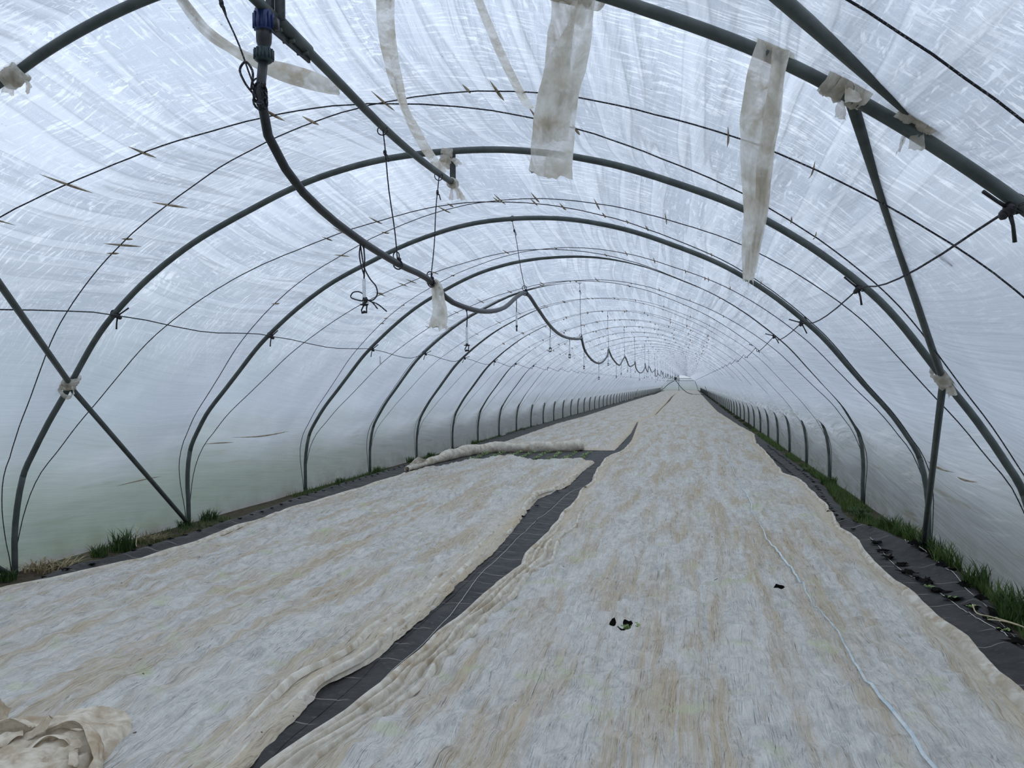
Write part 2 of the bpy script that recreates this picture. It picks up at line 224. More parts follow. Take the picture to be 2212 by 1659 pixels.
# ------------------------------------------------------------------ node helpers
class NT:
    def __init__(self, name):
        self.m = bpy.data.materials.new(name); self.m.use_nodes = True
        self.t = self.m.node_tree; self.t.nodes.clear()
        self.out = self.t.nodes.new('ShaderNodeOutputMaterial')
    def n(self, typ, **kw):
        nd = self.t.nodes.new(typ)
        for k, v in kw.items():
            if hasattr(nd, k): setattr(nd, k, v)
            else: nd.inputs[k.replace('_', ' ')].default_value = v
        return nd
    def l(self, a, b): self.t.links.new(a, b)
    def val(self, sock, x):
        if isinstance(x, bpy.types.NodeSocket): self.l(x, sock)
        else:
            if sock.type == 'RGBA' and not isinstance(x, (int, float)) and len(x) == 3: x = (*x, 1)
            sock.default_value = x
    def math(self, op, a, b=0.0, c=None, clamp=False):
        nd = self.t.nodes.new('ShaderNodeMath'); nd.operation = op; nd.use_clamp = clamp
        self.val(nd.inputs[0], a); self.val(nd.inputs[1], b)
        if c is not None: self.val(nd.inputs[2], c)
        return nd.outputs[0]
    def mix(self, fac, a, b):
        nd = self.t.nodes.new('ShaderNodeMix'); nd.data_type = 'RGBA'
        self.val(nd.inputs['Factor'], fac); self.val(nd.inputs['A'], a); self.val(nd.inputs['B'], b)
        return nd.outputs['Result']
    def ramp(self, x, lo, hi, smooth=True):
        nd = self.t.nodes.new('ShaderNodeMapRange'); nd.interpolation_type = 'SMOOTHSTEP' if smooth else 'LINEAR'
        self.val(nd.inputs['Value'], x); nd.inputs['From Min'].default_value = lo; nd.inputs['From Max'].default_value = hi
        return nd.outputs['Result']
    def noise(self, vec, scale=1.0, detail=3.0, rough=0.55, dist=0.0):
        nd = self.t.nodes.new('ShaderNodeTexNoise'); self.val(nd.inputs['Vector'], vec)
        nd.inputs['Scale'].default_value = scale; nd.inputs['Detail'].default_value = detail
        nd.inputs['Roughness'].default_value = rough; nd.inputs['Distortion'].default_value = dist
        return nd.outputs['Fac']
    def comb(self, x, y, z=0.0):
        nd = self.t.nodes.new('ShaderNodeCombineXYZ')
        for i, q in enumerate((x, y, z)): self.val(nd.inputs[i], q)
        return nd.outputs[0]
    def sep(self, v):
        nd = self.t.nodes.new('ShaderNodeSeparateXYZ'); self.l(v, nd.inputs[0]); return nd.outputs
    def bump(self, h, strength=0.3, dist=0.01, normal=None):
        nd = self.t.nodes.new('ShaderNodeBump'); nd.inputs['Strength'].default_value = strength
        nd.inputs['Distance'].default_value = dist; self.l(h, nd.inputs['Height'])
        if normal is not None: self.l(normal, nd.inputs['Normal'])
        return nd.outputs[0]
    def pos(self): return self.t.nodes.new('ShaderNodeNewGeometry').outputs['Position']
    def obj(self): return self.t.nodes.new('ShaderNodeTexCoord').outputs['Object']
    def uv(self): return self.t.nodes.new('ShaderNodeTexCoord').outputs['UV']
    def principled(self, color, rough=0.6, metal=0.0, normal=None, spec=0.5):
        b = self.t.nodes.new('ShaderNodeBsdfPrincipled')
        self.val(b.inputs['Base Color'], color); self.val(b.inputs['Roughness'], rough)
        b.inputs['Metallic'].default_value = metal; b.inputs['Specular IOR Level'].default_value = spec
        if normal is not None: self.l(normal, b.inputs['Normal'])
        return b.outputs[0]
    def shader(self, typ, color=None, normal=None, **kw):
        b = self.t.nodes.new(typ)
        if color is not None: self.val(b.inputs['Color'], color)
        for k, v in kw.items(): self.val(b.inputs[k], v)
        if normal is not None and 'Normal' in b.inputs: self.l(normal, b.inputs['Normal'])
        return b.outputs[0]
    def mixs(self, fac, a, b):
        nd = self.t.nodes.new('ShaderNodeMixShader'); self.val(nd.inputs[0], fac); self.l(a, nd.inputs[1]); self.l(b, nd.inputs[2])
        return nd.outputs[0]
    def adds(self, a, b):
        nd = self.t.nodes.new('ShaderNodeAddShader'); self.l(a, nd.inputs[0]); self.l(b, nd.inputs[1]); return nd.outputs[0]
    def done(self, s):
        self.l(s, self.out.inputs['Surface']); return self.m

def simple(name, col, col2, rough=0.6, metal=0.0, scale=20.0, bump=0.15, spec=0.5):
    t = NT(name); p = t.obj(); f = t.noise(p, scale, 4, 0.6)
    c = t.mix(t.ramp(f, 0.35, 0.65), col, col2)
    return t.done(t.principled(c, rough, metal, t.bump(f, bump, 0.004), spec))

# ------------------------------------------------------------------ materials
def mat_film():
    t = NT('greenhouse_film')
    X, Y, _ = t.sep(t.uv())                  # X metres up round the arch, Y metres along the tunnel
    z = t.sep(t.pos())[2]
    mul = lambda p, q: t.math('MULTIPLY', p, q)
    add = lambda p, q: t.math('ADD', p, q)
    top = t.ramp(z, 1.7, 2.9)
    # condensation: drip runs down the arch, clear runs between milky droplets
    wob = t.noise(t.comb(X, Y), 1.3, 2, 0.5)
    yw = add(Y, mul(wob, 0.30))
    drip = t.noise(t.comb(mul(X, 4.2), mul(yw, 40.0)), 1.0, 3, 0.6, 0.35)
    drip2 = t.noise(t.comb(mul(X, 11.0), mul(yw, 30.0)), 1.0, 3, 0.62, 0.9)
    runs = t.noise(t.comb(mul(X, 42.0), mul(Y, 5.0)), 1.0, 2, 0.6, 0.3)
    patch = t.ramp(t.noise(t.comb(X, Y), 1.0, 3, 0.6), 0.40, 0.60)
    patch2 = t.ramp(t.noise(t.comb(Y, X), 1.9, 3, 0.6), 0.44, 0.60)
    a = mul(t.ramp(drip, 0.52, 0.63), add(mul(patch, 0.75), 0.25))
    b = mul(t.ramp(drip2, 0.54, 0.63), patch2)
    c = mul(t.ramp(runs, 0.56, 0.66), mul(t.math('SUBTRACT', 1.0, patch), 0.7))
    wet = t.math('MAXIMUM', t.math('MAXIMUM', a, b), c)
    fine = t.noise(t.comb(X, Y), 110.0, 2, 0.6)
    wet = mul(wet, add(mul(top, 0.90), 0.06))
    lev = t.math('ADD', add(wet, mul(patch, 0.16)), mul(t.math('SUBTRACT', fine, 0.46), add(mul(top, 0.75), 0.12)), None, True)
    col = t.mix(lev, FILM_A, FILM_B)
    # pleats along the tunnel, fold shading painted in: pale flank, dark crease line
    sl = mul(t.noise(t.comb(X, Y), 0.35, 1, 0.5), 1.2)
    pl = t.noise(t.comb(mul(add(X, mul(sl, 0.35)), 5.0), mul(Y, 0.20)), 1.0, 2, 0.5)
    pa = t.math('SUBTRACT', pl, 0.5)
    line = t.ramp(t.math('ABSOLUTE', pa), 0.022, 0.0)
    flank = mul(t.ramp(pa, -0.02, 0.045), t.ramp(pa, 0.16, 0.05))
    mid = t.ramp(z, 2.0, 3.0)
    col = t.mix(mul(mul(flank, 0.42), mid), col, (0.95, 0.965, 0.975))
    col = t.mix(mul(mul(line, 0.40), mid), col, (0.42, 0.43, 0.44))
    right = t.math('GREATER_THAN', X, 6.34)
    pl2 = t.noise(t.comb(mul(X, 13.0), mul(Y, 0.5)), 1.0, 2, 0.5)
    col = t.mix(mul(mul(t.ramp(pl2, 0.55, 0.68), 0.16), mid), col, (0.55, 0.565, 0.585))
    # lower walls: tension creases with painted highlights and dark folds, algae and soil, rusty lines
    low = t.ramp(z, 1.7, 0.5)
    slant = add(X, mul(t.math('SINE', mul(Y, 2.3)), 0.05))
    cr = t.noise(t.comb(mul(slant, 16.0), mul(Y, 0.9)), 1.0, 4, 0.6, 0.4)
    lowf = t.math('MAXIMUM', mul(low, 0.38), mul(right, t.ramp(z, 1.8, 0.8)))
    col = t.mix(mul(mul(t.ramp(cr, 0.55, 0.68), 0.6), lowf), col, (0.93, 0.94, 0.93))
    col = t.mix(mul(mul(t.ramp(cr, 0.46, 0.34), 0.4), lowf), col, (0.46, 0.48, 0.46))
    st = t.noise(t.comb(mul(X, 8.0), mul(Y, 0.7)), 1.0, 4, 0.62, 0.4)
    col = t.mix(mul(low, 0.38), col, (0.80, 0.79, 0.70))
    band = mul(mul(t.ramp(z, 0.72, 0.95), t.ramp(z, 1.28, 1.05)), mul(right, t.ramp(Y, 8.0, 15.0)))
    scn = t.noise(t.comb(mul(add(X, mul(t.math('ABSOLUTE', t.math('SINE', mul(Y, 1.155))), 0.22)), 22.0), mul(Y, 1.6)), 1.0, 3, 0.6, 0.8)
    col = t.mix(mul(mul(t.ramp(scn, 0.5, 0.66), 0.7), band), col, (0.36, 0.37, 0.32))
    col = t.mix(mul(mul(t.ramp(scn, 0.46, 0.32), 0.7), band), col, (0.97, 0.97, 0.95))
    dirt = mul(t.ramp(st, 0.56, 0.72), mul(t.ramp(z, 1.6, 0.2), add(mul(right, 0.25), 0.4)))
    col = t.mix(dirt, col, (0.40, 0.33, 0.19))
    splash = mul(t.ramp(z, 0.45, 0.0), t.ramp(t.noise(t.comb(X, Y), 3.0, 4, 0.65), 0.3, 0.7))
    col = t.mix(mul(splash, 0.55), col, (0.36, 0.33, 0.22))
    # specks of dirt lying on top
    vo = t.n('ShaderNodeTexVoronoi'); t.l(t.comb(X, Y), vo.inputs['Vector']); vo.inputs['Scale'].default_value = 13.0
    spk = mul(t.math('LESS_THAN', vo.outputs['Distance'], mul(t.sep(vo.outputs['Color'])[0], 0.075)), mul(t.ramp(z, 2.2, 2.9), 0.6))
    col = t.mix(spk, col, (0.12, 0.11, 0.1))
    wr = t.noise(t.comb(mul(add(X, mul(Y, 0.12)), 14.0), mul(Y, 0.7)), 1.0, 3, 0.55)
    nrm = t.bump(mul(pl, mid), 0.8, 0.10)
    nrm = t.bump(mul(wr, add(mul(right, 0.35), 0.35)), 0.8, 0.03, nrm)
    nrm = t.bump(lev, 0.12, 0.004, nrm)
    tr = t.shader('ShaderNodeBsdfTranslucent', col, nrm)
    df = t.shader('ShaderNodeBsdfDiffuse', col, nrm)
    s = t.mixs(0.12, tr, df)
    rf = t.shader('ShaderNodeBsdfRefraction', t.mix(0.6, col, (0.9, 0.92, 0.93)), nrm, Roughness=0.42, IOR=1.12)
    s = t.mixs(add(mul(t.ramp(z, 1.7, 0.3), 0.30), FILM_CLEAR), s, rf)
    gl = t.shader('ShaderNodeBsdfGlossy', (0.9, 0.9, 0.9), nrm, Roughness=0.35)
    s = t.mixs(0.03, s, gl)
    return t.done(s)
FILM_A = (0.58, 0.61, 0.645); FILM_B = (0.97, 0.98, 0.985); FILM_CLEAR = 0.30

def mat_fleece(name, greyer, holes=()):
    t = NT(name)
    P = t.pos(); x, y, z = t.sep(P)
    at = t.n('ShaderNodeAttribute'); at.attribute_name = 'edge'; e = at.outputs['Fac']
    mul = lambda p, q: t.math('MULTIPLY', p, q)
    add = lambda p, q: t.math('ADD', p, q)
    fl = t.noise(t.comb(x, mul(y, 0.7), 4.0), 1.4, 2, 0.5)
    xw = add(x, mul(fl, 0.10))
    blotch = t.noise(t.comb(mul(xw, 13.0), mul(y, 8.0), 0.0), 1.0, 5, 0.66, 0.7)
    big = t.noise(P, 1.3, 3, 0.6)
    base = t.mix(t.ramp(blotch, 0.34, 0.62), (0.44, 0.425, 0.39), (0.615, 0.585, 0.53))
    base = t.mix(mul(t.ramp(big, 0.4, 0.62), 0.30), base, (0.64, 0.605, 0.54))
    # fibres: swirling hairs and long threads along the bed
    hn = t.noise(t.comb(mul(xw, 34.0), mul(y, 20.0), 1.0), 1.0, 3, 0.6, 1.8)
    hair = t.ramp(t.math('ABSOLUTE', t.math('SUBTRACT', hn, 0.5)), 0.035, 0.0)
    base = t.mix(mul(hair, 0.26), base, (0.80, 0.765, 0.70))
    hn2 = t.noise(t.comb(mul(xw, 26.0), mul(y, 17.0), 7.0), 1.0, 3, 0.6, 1.8)
    base = t.mix(mul(t.ramp(t.math('ABSOLUTE', t.math('SUBTRACT', hn2, 0.5)), 0.03, 0.0), 0.22), base, (0.26, 0.255, 0.25))
    fib = t.noise(t.comb(mul(xw, 85.0), mul(y, 1.0), 0.0), 1.0, 3, 0.6, 0.1)
    thr = t.math('ABSOLUTE', t.math('SUBTRACT', fib, 0.5))
    fmask = t.ramp(t.noise(t.comb(mul(xw, 5.0), mul(y, 1.6), 2.0), 1.0, 3, 0.6), 0.42, 0.6)
    base = t.mix(mul(mul(t.ramp(thr, 0.05, 0.0), 0.5), fmask), base, (0.81, 0.775, 0.71))
    fib2 = t.noise(t.comb(mul(xw, 30.0), mul(y, 1.9), 3.0), 1.0, 4, 0.62, 0.3)
    base = t.mix(mul(t.ramp(fib2, 0.60, 0.70), 0.28), base, (0.75, 0.72, 0.66))
    base = t.mix(mul(t.ramp(fib2, 0.40, 0.30), 0.28), base, (0.30, 0.295, 0.29))
    # tan soil stains drawn out along the bed
    s1 = t.noise(t.comb(mul(xw, 3.8), mul(y, 0.42), 1.0), 1.0, 5, 0.68, 0.35)
    s2 = t.noise(t.comb(mul(xw, 26.0), mul(y, 0.8), 5.0), 1.0, 5, 0.68)
    stain = mul(t.ramp(s1, 0.44, 0.62), t.ramp(s2, 0.30, 0.58))
    base = t.mix(mul(stain, 0.66), base, (0.48, 0.37, 0.225))
    base = t.mix(mul(mul(t.ramp(thr, 0.03, 0.0), 0.5), t.ramp(s1, 0.42, 0.56)), base, (0.30, 0.205, 0.11))
    s3 = t.noise(t.comb(mul(x, 30.0), mul(y, 5.0), 8.0), 1.0, 5, 0.74)
    base = t.mix(mul(mul(t.ramp(s3, 0.60, 0.70), t.ramp(s1, 0.47, 0.6)), 0.75), base, (0.20, 0.13, 0.07))
    # leaves pressing against the cloth from below
    gp = t.noise(t.comb(x, y, 2.0), 4.2, 2, 0.5)
    base = t.mix(t.math('MULTIPLY', t.ramp(gp, 0.60, 0.74), 0.5), base, (0.50, 0.53, 0.32))
    # dirtier hem
    hem = t.math('MULTIPLY', t.ramp(e, 0.34, 0.04), t.math('ADD', t.math('MULTIPLY', t.ramp(s2, 0.32, 0.6), 0.6), 0.3))
    base = t.mix(t.math('MULTIPLY', hem, 0.85), base, (0.60, 0.50, 0.36))
    base = t.mix(t.math('MULTIPLY', t.math('MULTIPLY', t.ramp(e, 0.4, 0.1), t.ramp(s3, 0.58, 0.7)), 0.7), base, (0.27, 0.19, 0.11))
    # crumbs of soil
    vo = t.n('ShaderNodeTexVoronoi'); t.l(P, vo.inputs['Vector']); vo.inputs['Scale'].default_value = 4.5
    crumb = t.math('LESS_THAN', vo.outputs['Distance'], t.math('MULTIPLY', t.math('SUBTRACT', t.sep(vo.outputs['Color'])[0], 0.55), 0.1))
    base = t.mix(t.math('MULTIPLY', crumb, 0.85), base, (0.07, 0.06, 0.05))
    h = t.math('ADD', t.math('MULTIPLY', fib2, 1.0), t.math('ADD', t.math('MULTIPLY', fib, 0.4), t.math('MULTIPLY', blotch, 0.8)))
    w2 = t.noise(t.comb(t.math('MULTIPLY', x, 16.0), t.math('MULTIPLY', y, 3.0), 9.0), 1.0, 3, 0.6, 0.8)
    nrm = t.bump(h, 0.7, 0.012, t.bump(w2, 0.9, 0.05))
    df = t.shader('ShaderNodeBsdfDiffuse', base, nrm)
    tr = t.shader('ShaderNodeBsdfTranslucent', base, nrm)
    s = t.mixs(0.12, df, tr)
    if holes:
        clear = t.shader('ShaderNodeBsdfTransparent', (1, 1, 1))
        msk = None
        wn = t.math('MULTIPLY', t.math('SUBTRACT', t.noise(P, 28.0, 2, 0.5), 0.5), 1.5)
        for (hx, hy, rx, ry) in holes:
            dx = t.math('DIVIDE', t.math('SUBTRACT', x, hx), rx); dy = t.math('DIVIDE', t.math('SUBTRACT', y, hy), ry)
            d = t.math('ADD', t.math('ADD', t.math('MULTIPLY', dx, dx), t.math('MULTIPLY', dy, dy)), wn)
            k = t.math('LESS_THAN', d, 1.0)
            msk = k if msk is None else t.math('MAXIMUM', msk, k)
        s = t.mixs(msk, s, clear)
    return t.done(s)

def mat_cloth(name, a, b, stain, transl=0.45, gauze=0.0):
    t = NT(name); P = t.obj()
    x, y, z = t.sep(P)
    f = t.noise(P, 9.0, 4, 0.65, 0.5)
    fib = t.noise(t.comb(t.math('MULTIPLY', x, 60.0), t.math('MULTIPLY', y, 60.0), t.math('MULTIPLY', z, 10.0)), 1.0, 3, 0.6)
    c = t.mix(t.ramp(f, 0.35, 0.65), a, b)
    c = t.mix(t.math('MULTIPLY', t.ramp(t.noise(P, 5.0, 3, 0.6, 0.5), 0.5, 0.72), 0.7), c, stain)
    n = t.bump(fib, 0.5, 0.006, t.bump(f, 0.5, 0.02))
    s = t.mixs(transl, t.shader('ShaderNodeBsdfDiffuse', c, n), t.shader('ShaderNodeBsdfTranslucent', c, n))
    if gauze: s = t.mixs(t.math('MULTIPLY', t.ramp(t.noise(P, 7.0, 3, 0.6, 0.6), 0.42, 0.66), gauze), s, t.shader('ShaderNodeBsdfTransparent', (1, 1, 1)))
    return t.done(s)

def mat_mat():
    t = NT('woven_ground_cover'); P = t.pos(); x, y, z = t.sep(P)
    wv = t.n('ShaderNodeTexWave'); wv.inputs['Scale'].default_value = 95.0; t.l(P, wv.inputs['Vector'])
    f = t.noise(P, 3.0, 4, 0.65); g = t.noise(P, 22.0, 3, 0.6)
    c = t.mix(t.ramp(f, 0.3, 0.7), (0.021, 0.0205, 0.019), (0.043, 0.041, 0.038))
    c = t.mix(t.math('MULTIPLY', t.ramp(g, 0.55, 0.75), 0.5), c, (0.11, 0.10, 0.085))
    # marker yarns woven across the cloth
    ln = t.math('LESS_THAN', t.math('ABSOLUTE', t.math('SUBTRACT', t.math('FRACT', t.math('ADD', t.math('MULTIPLY', y, 3.1), t.math('MULTIPLY', t.noise(P, 1.3, 2, 0.5), 0.5))), 0.5)), 0.016)
    ln = t.math('MULTIPLY', ln, t.math('MULTIPLY', t.ramp(t.noise(P, 2.6, 2, 0.5), 0.42, 0.54), 0.6))
    c = t.mix(ln, c, (0.36, 0.33, 0.28))
    h = t.math('ADD', t.math('MULTIPLY', wv.outputs['Fac'], 0.2), g)
    return t.done(t.principled(c, 0.68, 0.0, t.bump(t.noise(P, 5.0, 3, 0.55), 0.7, 0.06, t.bump(h, 0.35, 0.01)), 0.28))

def mat_ground(name, a, b, c3, scale):
    t = NT(name); P = t.pos()
    f = t.noise(P, scale, 5, 0.7); g = t.noise(P, scale * 0.12, 3, 0.6)
    c = t.mix(t.ramp(f, 0.35, 0.65), a, b); c = t.mix(t.math('MULTIPLY', t.ramp(g, 0.45, 0.65), 0.7), c, c3)
    return t.done(t.principled(c, 0.95, 0.0, t.bump(f, 0.6, 0.03), 0.1))

def mat_leaf(name, a, b, transl=0.3):
    t = NT(name); P = t.obj(); z = t.sep(P)[2]
    f = t.noise(P, 14.0, 3, 0.6)
    oi = t.n('ShaderNodeObjectInfo').outputs['Random']
    c = t.mix(t.ramp(t.math('ADD', f, t.math('MULTIPLY', t.math('SUBTRACT', oi, 0.5), 0.3)), 0.3, 0.7), a, b)
    return t.done(t.mixs(transl, t.principled(c, 0.55, 0.0, None, 0.3), t.shader('ShaderNodeBsdfTranslucent', c)))

def mat_steel():
    t = NT('galvanised_steel'); P = t.obj(); x, y, z = t.sep(P)
    f = t.noise(P, 6.0, 4, 0.65); g = t.noise(P, 60.0, 3, 0.6)
    c = t.mix(t.ramp(f, 0.3, 0.7), (0.050, 0.060, 0.056), (0.085, 0.098, 0.092))
    c = t.mix(t.math('MULTIPLY', t.ramp(g, 0.6, 0.78), 0.5), c, (0.04, 0.042, 0.04))
    return t.done(t.principled(c, 0.5, 0.15, t.bump(g, 0.08, 0.002), 0.35))

def mat_rope():
    t = NT('braided_cord'); P = t.obj()
    f = t.noise(P, 140.0, 2, 0.5)
    c = t.mix(t.ramp(f, 0.52, 0.66), (0.022, 0.022, 0.026), (0.16, 0.16, 0.165))
    return t.done(t.principled(c, 0.8, 0.0, t.bump(f, 0.4, 0.003), 0.2))

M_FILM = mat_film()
HOLES = ((-0.527, 5.25, 0.022, 0.075), (-0.428, 5.27, 0.034, 0.10), (0.672, 6.41, 0.042, 0.05), (0.192, 6.53, 0.018, 0.025), (-0.46, 5.17, 0.03, 0.02))
M_FLEECE_L = mat_fleece('fleece_left', 0.0)
M_FLEECE_R = mat_fleece('fleece_right', 0.0, HOLES)
M_TAN = mat_cloth('soiled_fleece', (0.58, 0.52, 0.42), (0.76, 0.71, 0.61), (0.42, 0.31, 0.19), 0.2)
M_HEAP = mat_cloth('soiled_heap_fleece', (0.50, 0.41, 0.30), (0.74, 0.66, 0.53), (0.34, 0.23, 0.13), 0.15)
M_STRIP = mat_cloth('fleece_strip', (0.66, 0.61, 0.52), (0.90, 0.87, 0.80), (0.46, 0.35, 0.22), 0.55, 0.38)
M_CREASE = mat_cloth('dirty_film_crease', (0.33, 0.27, 0.19), (0.52, 0.45, 0.34), (0.18, 0.13, 0.08), 0.5)
M_MAT = mat_mat()
M_SOIL = mat_ground('tunnel_soil', (0.045, 0.035, 0.024), (0.085, 0.068, 0.045), (0.07, 0.075, 0.03), 14.0)
M_FIELD = mat_ground('field_grass', (0.035, 0.065, 0.025), (0.07, 0.11, 0.04), (0.10, 0.10, 0.055), 1.2)
M_STEEL = mat_steel()
M_ROPE = mat_rope()
M_PIPE = simple('polyethylene_pipe', (0.008, 0.009, 0.010), (0.018, 0.019, 0.021), 0.45, 0, 30, 0.05)
M_BLACK = simple('black_plastic', (0.005, 0.005, 0.006), (0.012, 0.012, 0.012), 0.45, 0, 40, 0.1)
M_BLUE = simple('blue_plastic', (0.010, 0.024, 0.095), (0.016, 0.035, 0.14), 0.4, 0, 40, 0.1)
M_TEAL = simple('teal_plastic', (0.008, 0.022, 0.026), (0.012, 0.034, 0.038), 0.45, 0, 40, 0.1)
M_WHITE = simple('white_plastic', (0.62, 0.64, 0.66), (0.76, 0.78, 0.79), 0.5, 0, 30, 0.05)
M_DARKSTEEL = simple('dark_bracket_steel', (0.03, 0.034, 0.035), (0.06, 0.065, 0.065), 0.5, 0.3, 30, 0.1)
M_GRASS = mat_leaf('grass_blades', (0.030, 0.062, 0.014), (0.085, 0.14, 0.032))
M_DARKGRASS = mat_leaf('dark_grass', (0.012, 0.024, 0.008), (0.035, 0.055, 0.018))
M_DRY = mat_leaf('dry_grass', (0.22, 0.17, 0.08), (0.36, 0.29, 0.16))
M_STRAW = simple('dry_stem', (0.40, 0.33, 0.20), (0.55, 0.46, 0.30), 0.8, 0, 30, 0.1)
M_LETTUCE = mat_leaf('young_leaf', (0.15, 0.24, 0.07), (0.32, 0.41, 0.16))
M_MOSS = mat_leaf('moss', (0.05, 0.075, 0.015), (0.13, 0.14, 0.035))
M_HOLE = simple('dark_soil', (0.003, 0.003, 0.003), (0.010, 0.009, 0.008), 0.95, 0, 60, 0.5, 0.03)
M_YARN = simple('marker_yarn', (0.50, 0.48, 0.43), (0.66, 0.64, 0.58), 0.8, 0, 40, 0.1)
M_PALEBLUE = mat_cloth('pale_blue_film', (0.52, 0.62, 0.66), (0.76, 0.77, 0.75), (0.66, 0.64, 0.58), 0.2)

# ------------------------------------------------------------------ hoops: positions along the tunnel
HY = {-2: -2.3, -1: 0.45, 0: 3.28, 1: 6.14, 2: 8.78, 3: 11.9, 4: 14.6, 5: 17.35, 6: 20.2, 7: 22.8, 8: 25.5}
LAST = 64
for n in range(9, LAST + 1): HY[n] = 25.5 + (n - 8) * 2.72
YEND = HY[LAST]
PX, PZ = PROFILE[:, 0], PROFILE[:, 1]
PS = np.concatenate([[0], np.cumsum(np.hypot(np.diff(PX), np.diff(PZ)))])
PLEN = PS[-1]
_tx = np.gradient(PX, PS); _tz = np.gradient(PZ, PS)
PNX, PNZ = -_tz, _tx                                   # outward normal
_l = np.hypot(PNX, PNZ); PNX /= _l; PNZ /= _l
ANG = np.linspace(-1.9, 1.9, 77)
def delta(n, s):
    if n not in HOOP_DELTA: return np.zeros_like(np.asarray(s, float))
    x = np.interp(s, PS, PX); z = np.interp(s, PS, PZ)
    return np.interp(np.arctan2(x, z - 1.1), ANG, HOOP_DELTA[n])
def arch(s, off):
    return XC + np.interp(s, PS, PX) + np.interp(s, PS, PNX) * off, np.interp(s, PS, PZ) + np.interp(s, PS, PNZ) * off
def bay_of(y):
    ks = sorted(HY); ys = np.array([HY[k] for k in ks])
    i = np.clip(np.searchsorted(ys, y, side='right') - 1, 0, len(ys) - 2)
    return np.array(ks)[i], (np.asarray(y) - ys[i]) / (ys[i + 1] - ys[i])
TUBE_R = 0.027
def film_off(s, y):
    """outward offset of the film from the hoop centre line (s, y arrays)"""
    s, y = np.broadcast_arrays(np.asarray(s, float), np.asarray(y, float))
    k, t = bay_of(y)
    t = np.clip(t, 0, 1)
    d = np.zeros_like(s)
    for n in (0, 1, 2, 3):
        mk = k == n
        if mk.any(): d[mk] = delta(n, s[mk]) * (1 - t[mk]) + delta(n + 1, s[mk]) * t[mk]
    z = np.interp(s, PS, PZ); left = s < PLEN / 2
    w = 4 * t * (1 - t); w6 = np.sin(math.pi * t) ** 0.7
    up = sstep(0.55, 1.25, z)
    sag = w * (0.135 + 0.075 * sstep(9.5, 13.0, y)) * up + np.where(left, w * 0.060 * (1 - sstep(0.35, 0.75, t)) * up * sstep(0, 1.2, PLEN / 2 - s), 0)
    topm = sstep(2.0, 2.9, z)
    fold = 0.020 * topm * (1 - 2.2 * np.abs(pnoise(s * 4.2, y * 0.16, 3))) + 0.010 * topm * pnoise(s * 11, y * 0.3, 5)
    lowm = 1 - sstep(0.9, 1.7, z)
    fold = fold + lowm * (0.020 * pnoise(s * 6 + (t - 0.5) * 1.4, y * 0.8, 7) + 0.010 * pnoise(s * 15 + t * 2.0, y * 1.1, 9))
    # loose drapes at the knee of the right-hand wall
    sl = (PLEN - s)
    dr = np.where(left, 0, np.exp(-((sl - 1.0 + 0.35 * w) / 0.16) ** 2) * 0.045 * sstep(8, 13, y))
    midm = (1 - topm) * (1 - lowm)
    fold = fold + midm * 0.003 * pnoise(s * 3, y * 0.7, 11)
    return 0.037 + d - sag - (np.abs(fold) * 0.6 - fold * 0.4) * w6 - dr * w6

# ------------------------------------------------------------------ structure: ground, film cover, end walls
def grid_mesh(name, P, mat, uv=None, attr=None, normals=None):
    R, C = P.shape[:2]
    me = bpy.data.meshes.new(name)
    me.vertices.add(R * C); me.vertices.foreach_set('co', P.reshape(-1).astype(np.float32))
    a = np.arange(R * C).reshape(R, C)
    q = np.stack([a[:-1, :-1], a[:-1, 1:], a[1:, 1:], a[1:, :-1]], -1).reshape(-1, 4)
    me.loops.add(q.size); me.loops.foreach_set('vertex_index', q.reshape(-1).astype(np.int32))
    me.polygons.add(len(q)); me.polygons.foreach_set('loop_start', (np.arange(len(q)) * 4).astype(np.int32))
    me.polygons.foreach_set('loop_total', np.full(len(q), 4, np.int32))
    me.update(calc_edges=True)
    me.polygons.foreach_set('use_smooth', np.ones(len(q), dtype=bool))
    if uv is not None:
        ul = me.uv_layers.new(name='UVMap'); ul.data.foreach_set('uv', uv.reshape(-1, 2)[q.reshape(-1)].astype(np.float32).reshape(-1))
    if attr is not None:
        at = me.attributes.new('edge', 'FLOAT', 'POINT'); at.data.foreach_set('value', attr.reshape(-1).astype(np.float32))
    me.materials.append(mat)
    if normals is not None: me.normals_split_custom_set_from_vertices(normals.reshape(-1, 3).tolist())
    me.update()
    return me

gx = np.concatenate([np.linspace(-400, -7, 30), np.linspace(-6.5, 2.7, 12), np.linspace(3, 400, 30)])
gy = np.concatenate([np.linspace(-300, -5, 20), np.linspace(-4, 185, 90), np.linspace(190, 700, 20)])
GX, GY = np.meshgrid(gx, gy)
outside = (GX < -6.9) | (GX > 3.0)
GZ = np.where(outside, -0.03 + 0.05 * pnoise(GX * 0.3, GY * 0.3, 2), -0.04)
o = link('ground_outside', grid_mesh('ground_outside', np.stack([GX, GY, GZ], -1), M_FIELD)); tag(o, kind='structure')

ys = np.arange(-2.4, YEND + 0.4, 0.6); xs = np.linspace(-6.55, 2.62, 60)
FX, FY = np.meshgrid(xs, ys)
FZ = 0.0 + 0.012 * pnoise(FX * 3, FY * 3, 4)
o = link('floor', grid_mesh('floor', np.stack([FX, FY, FZ], -1), M_SOIL)); tag(o, 'bare soil floor of the tunnel', kind='structure')

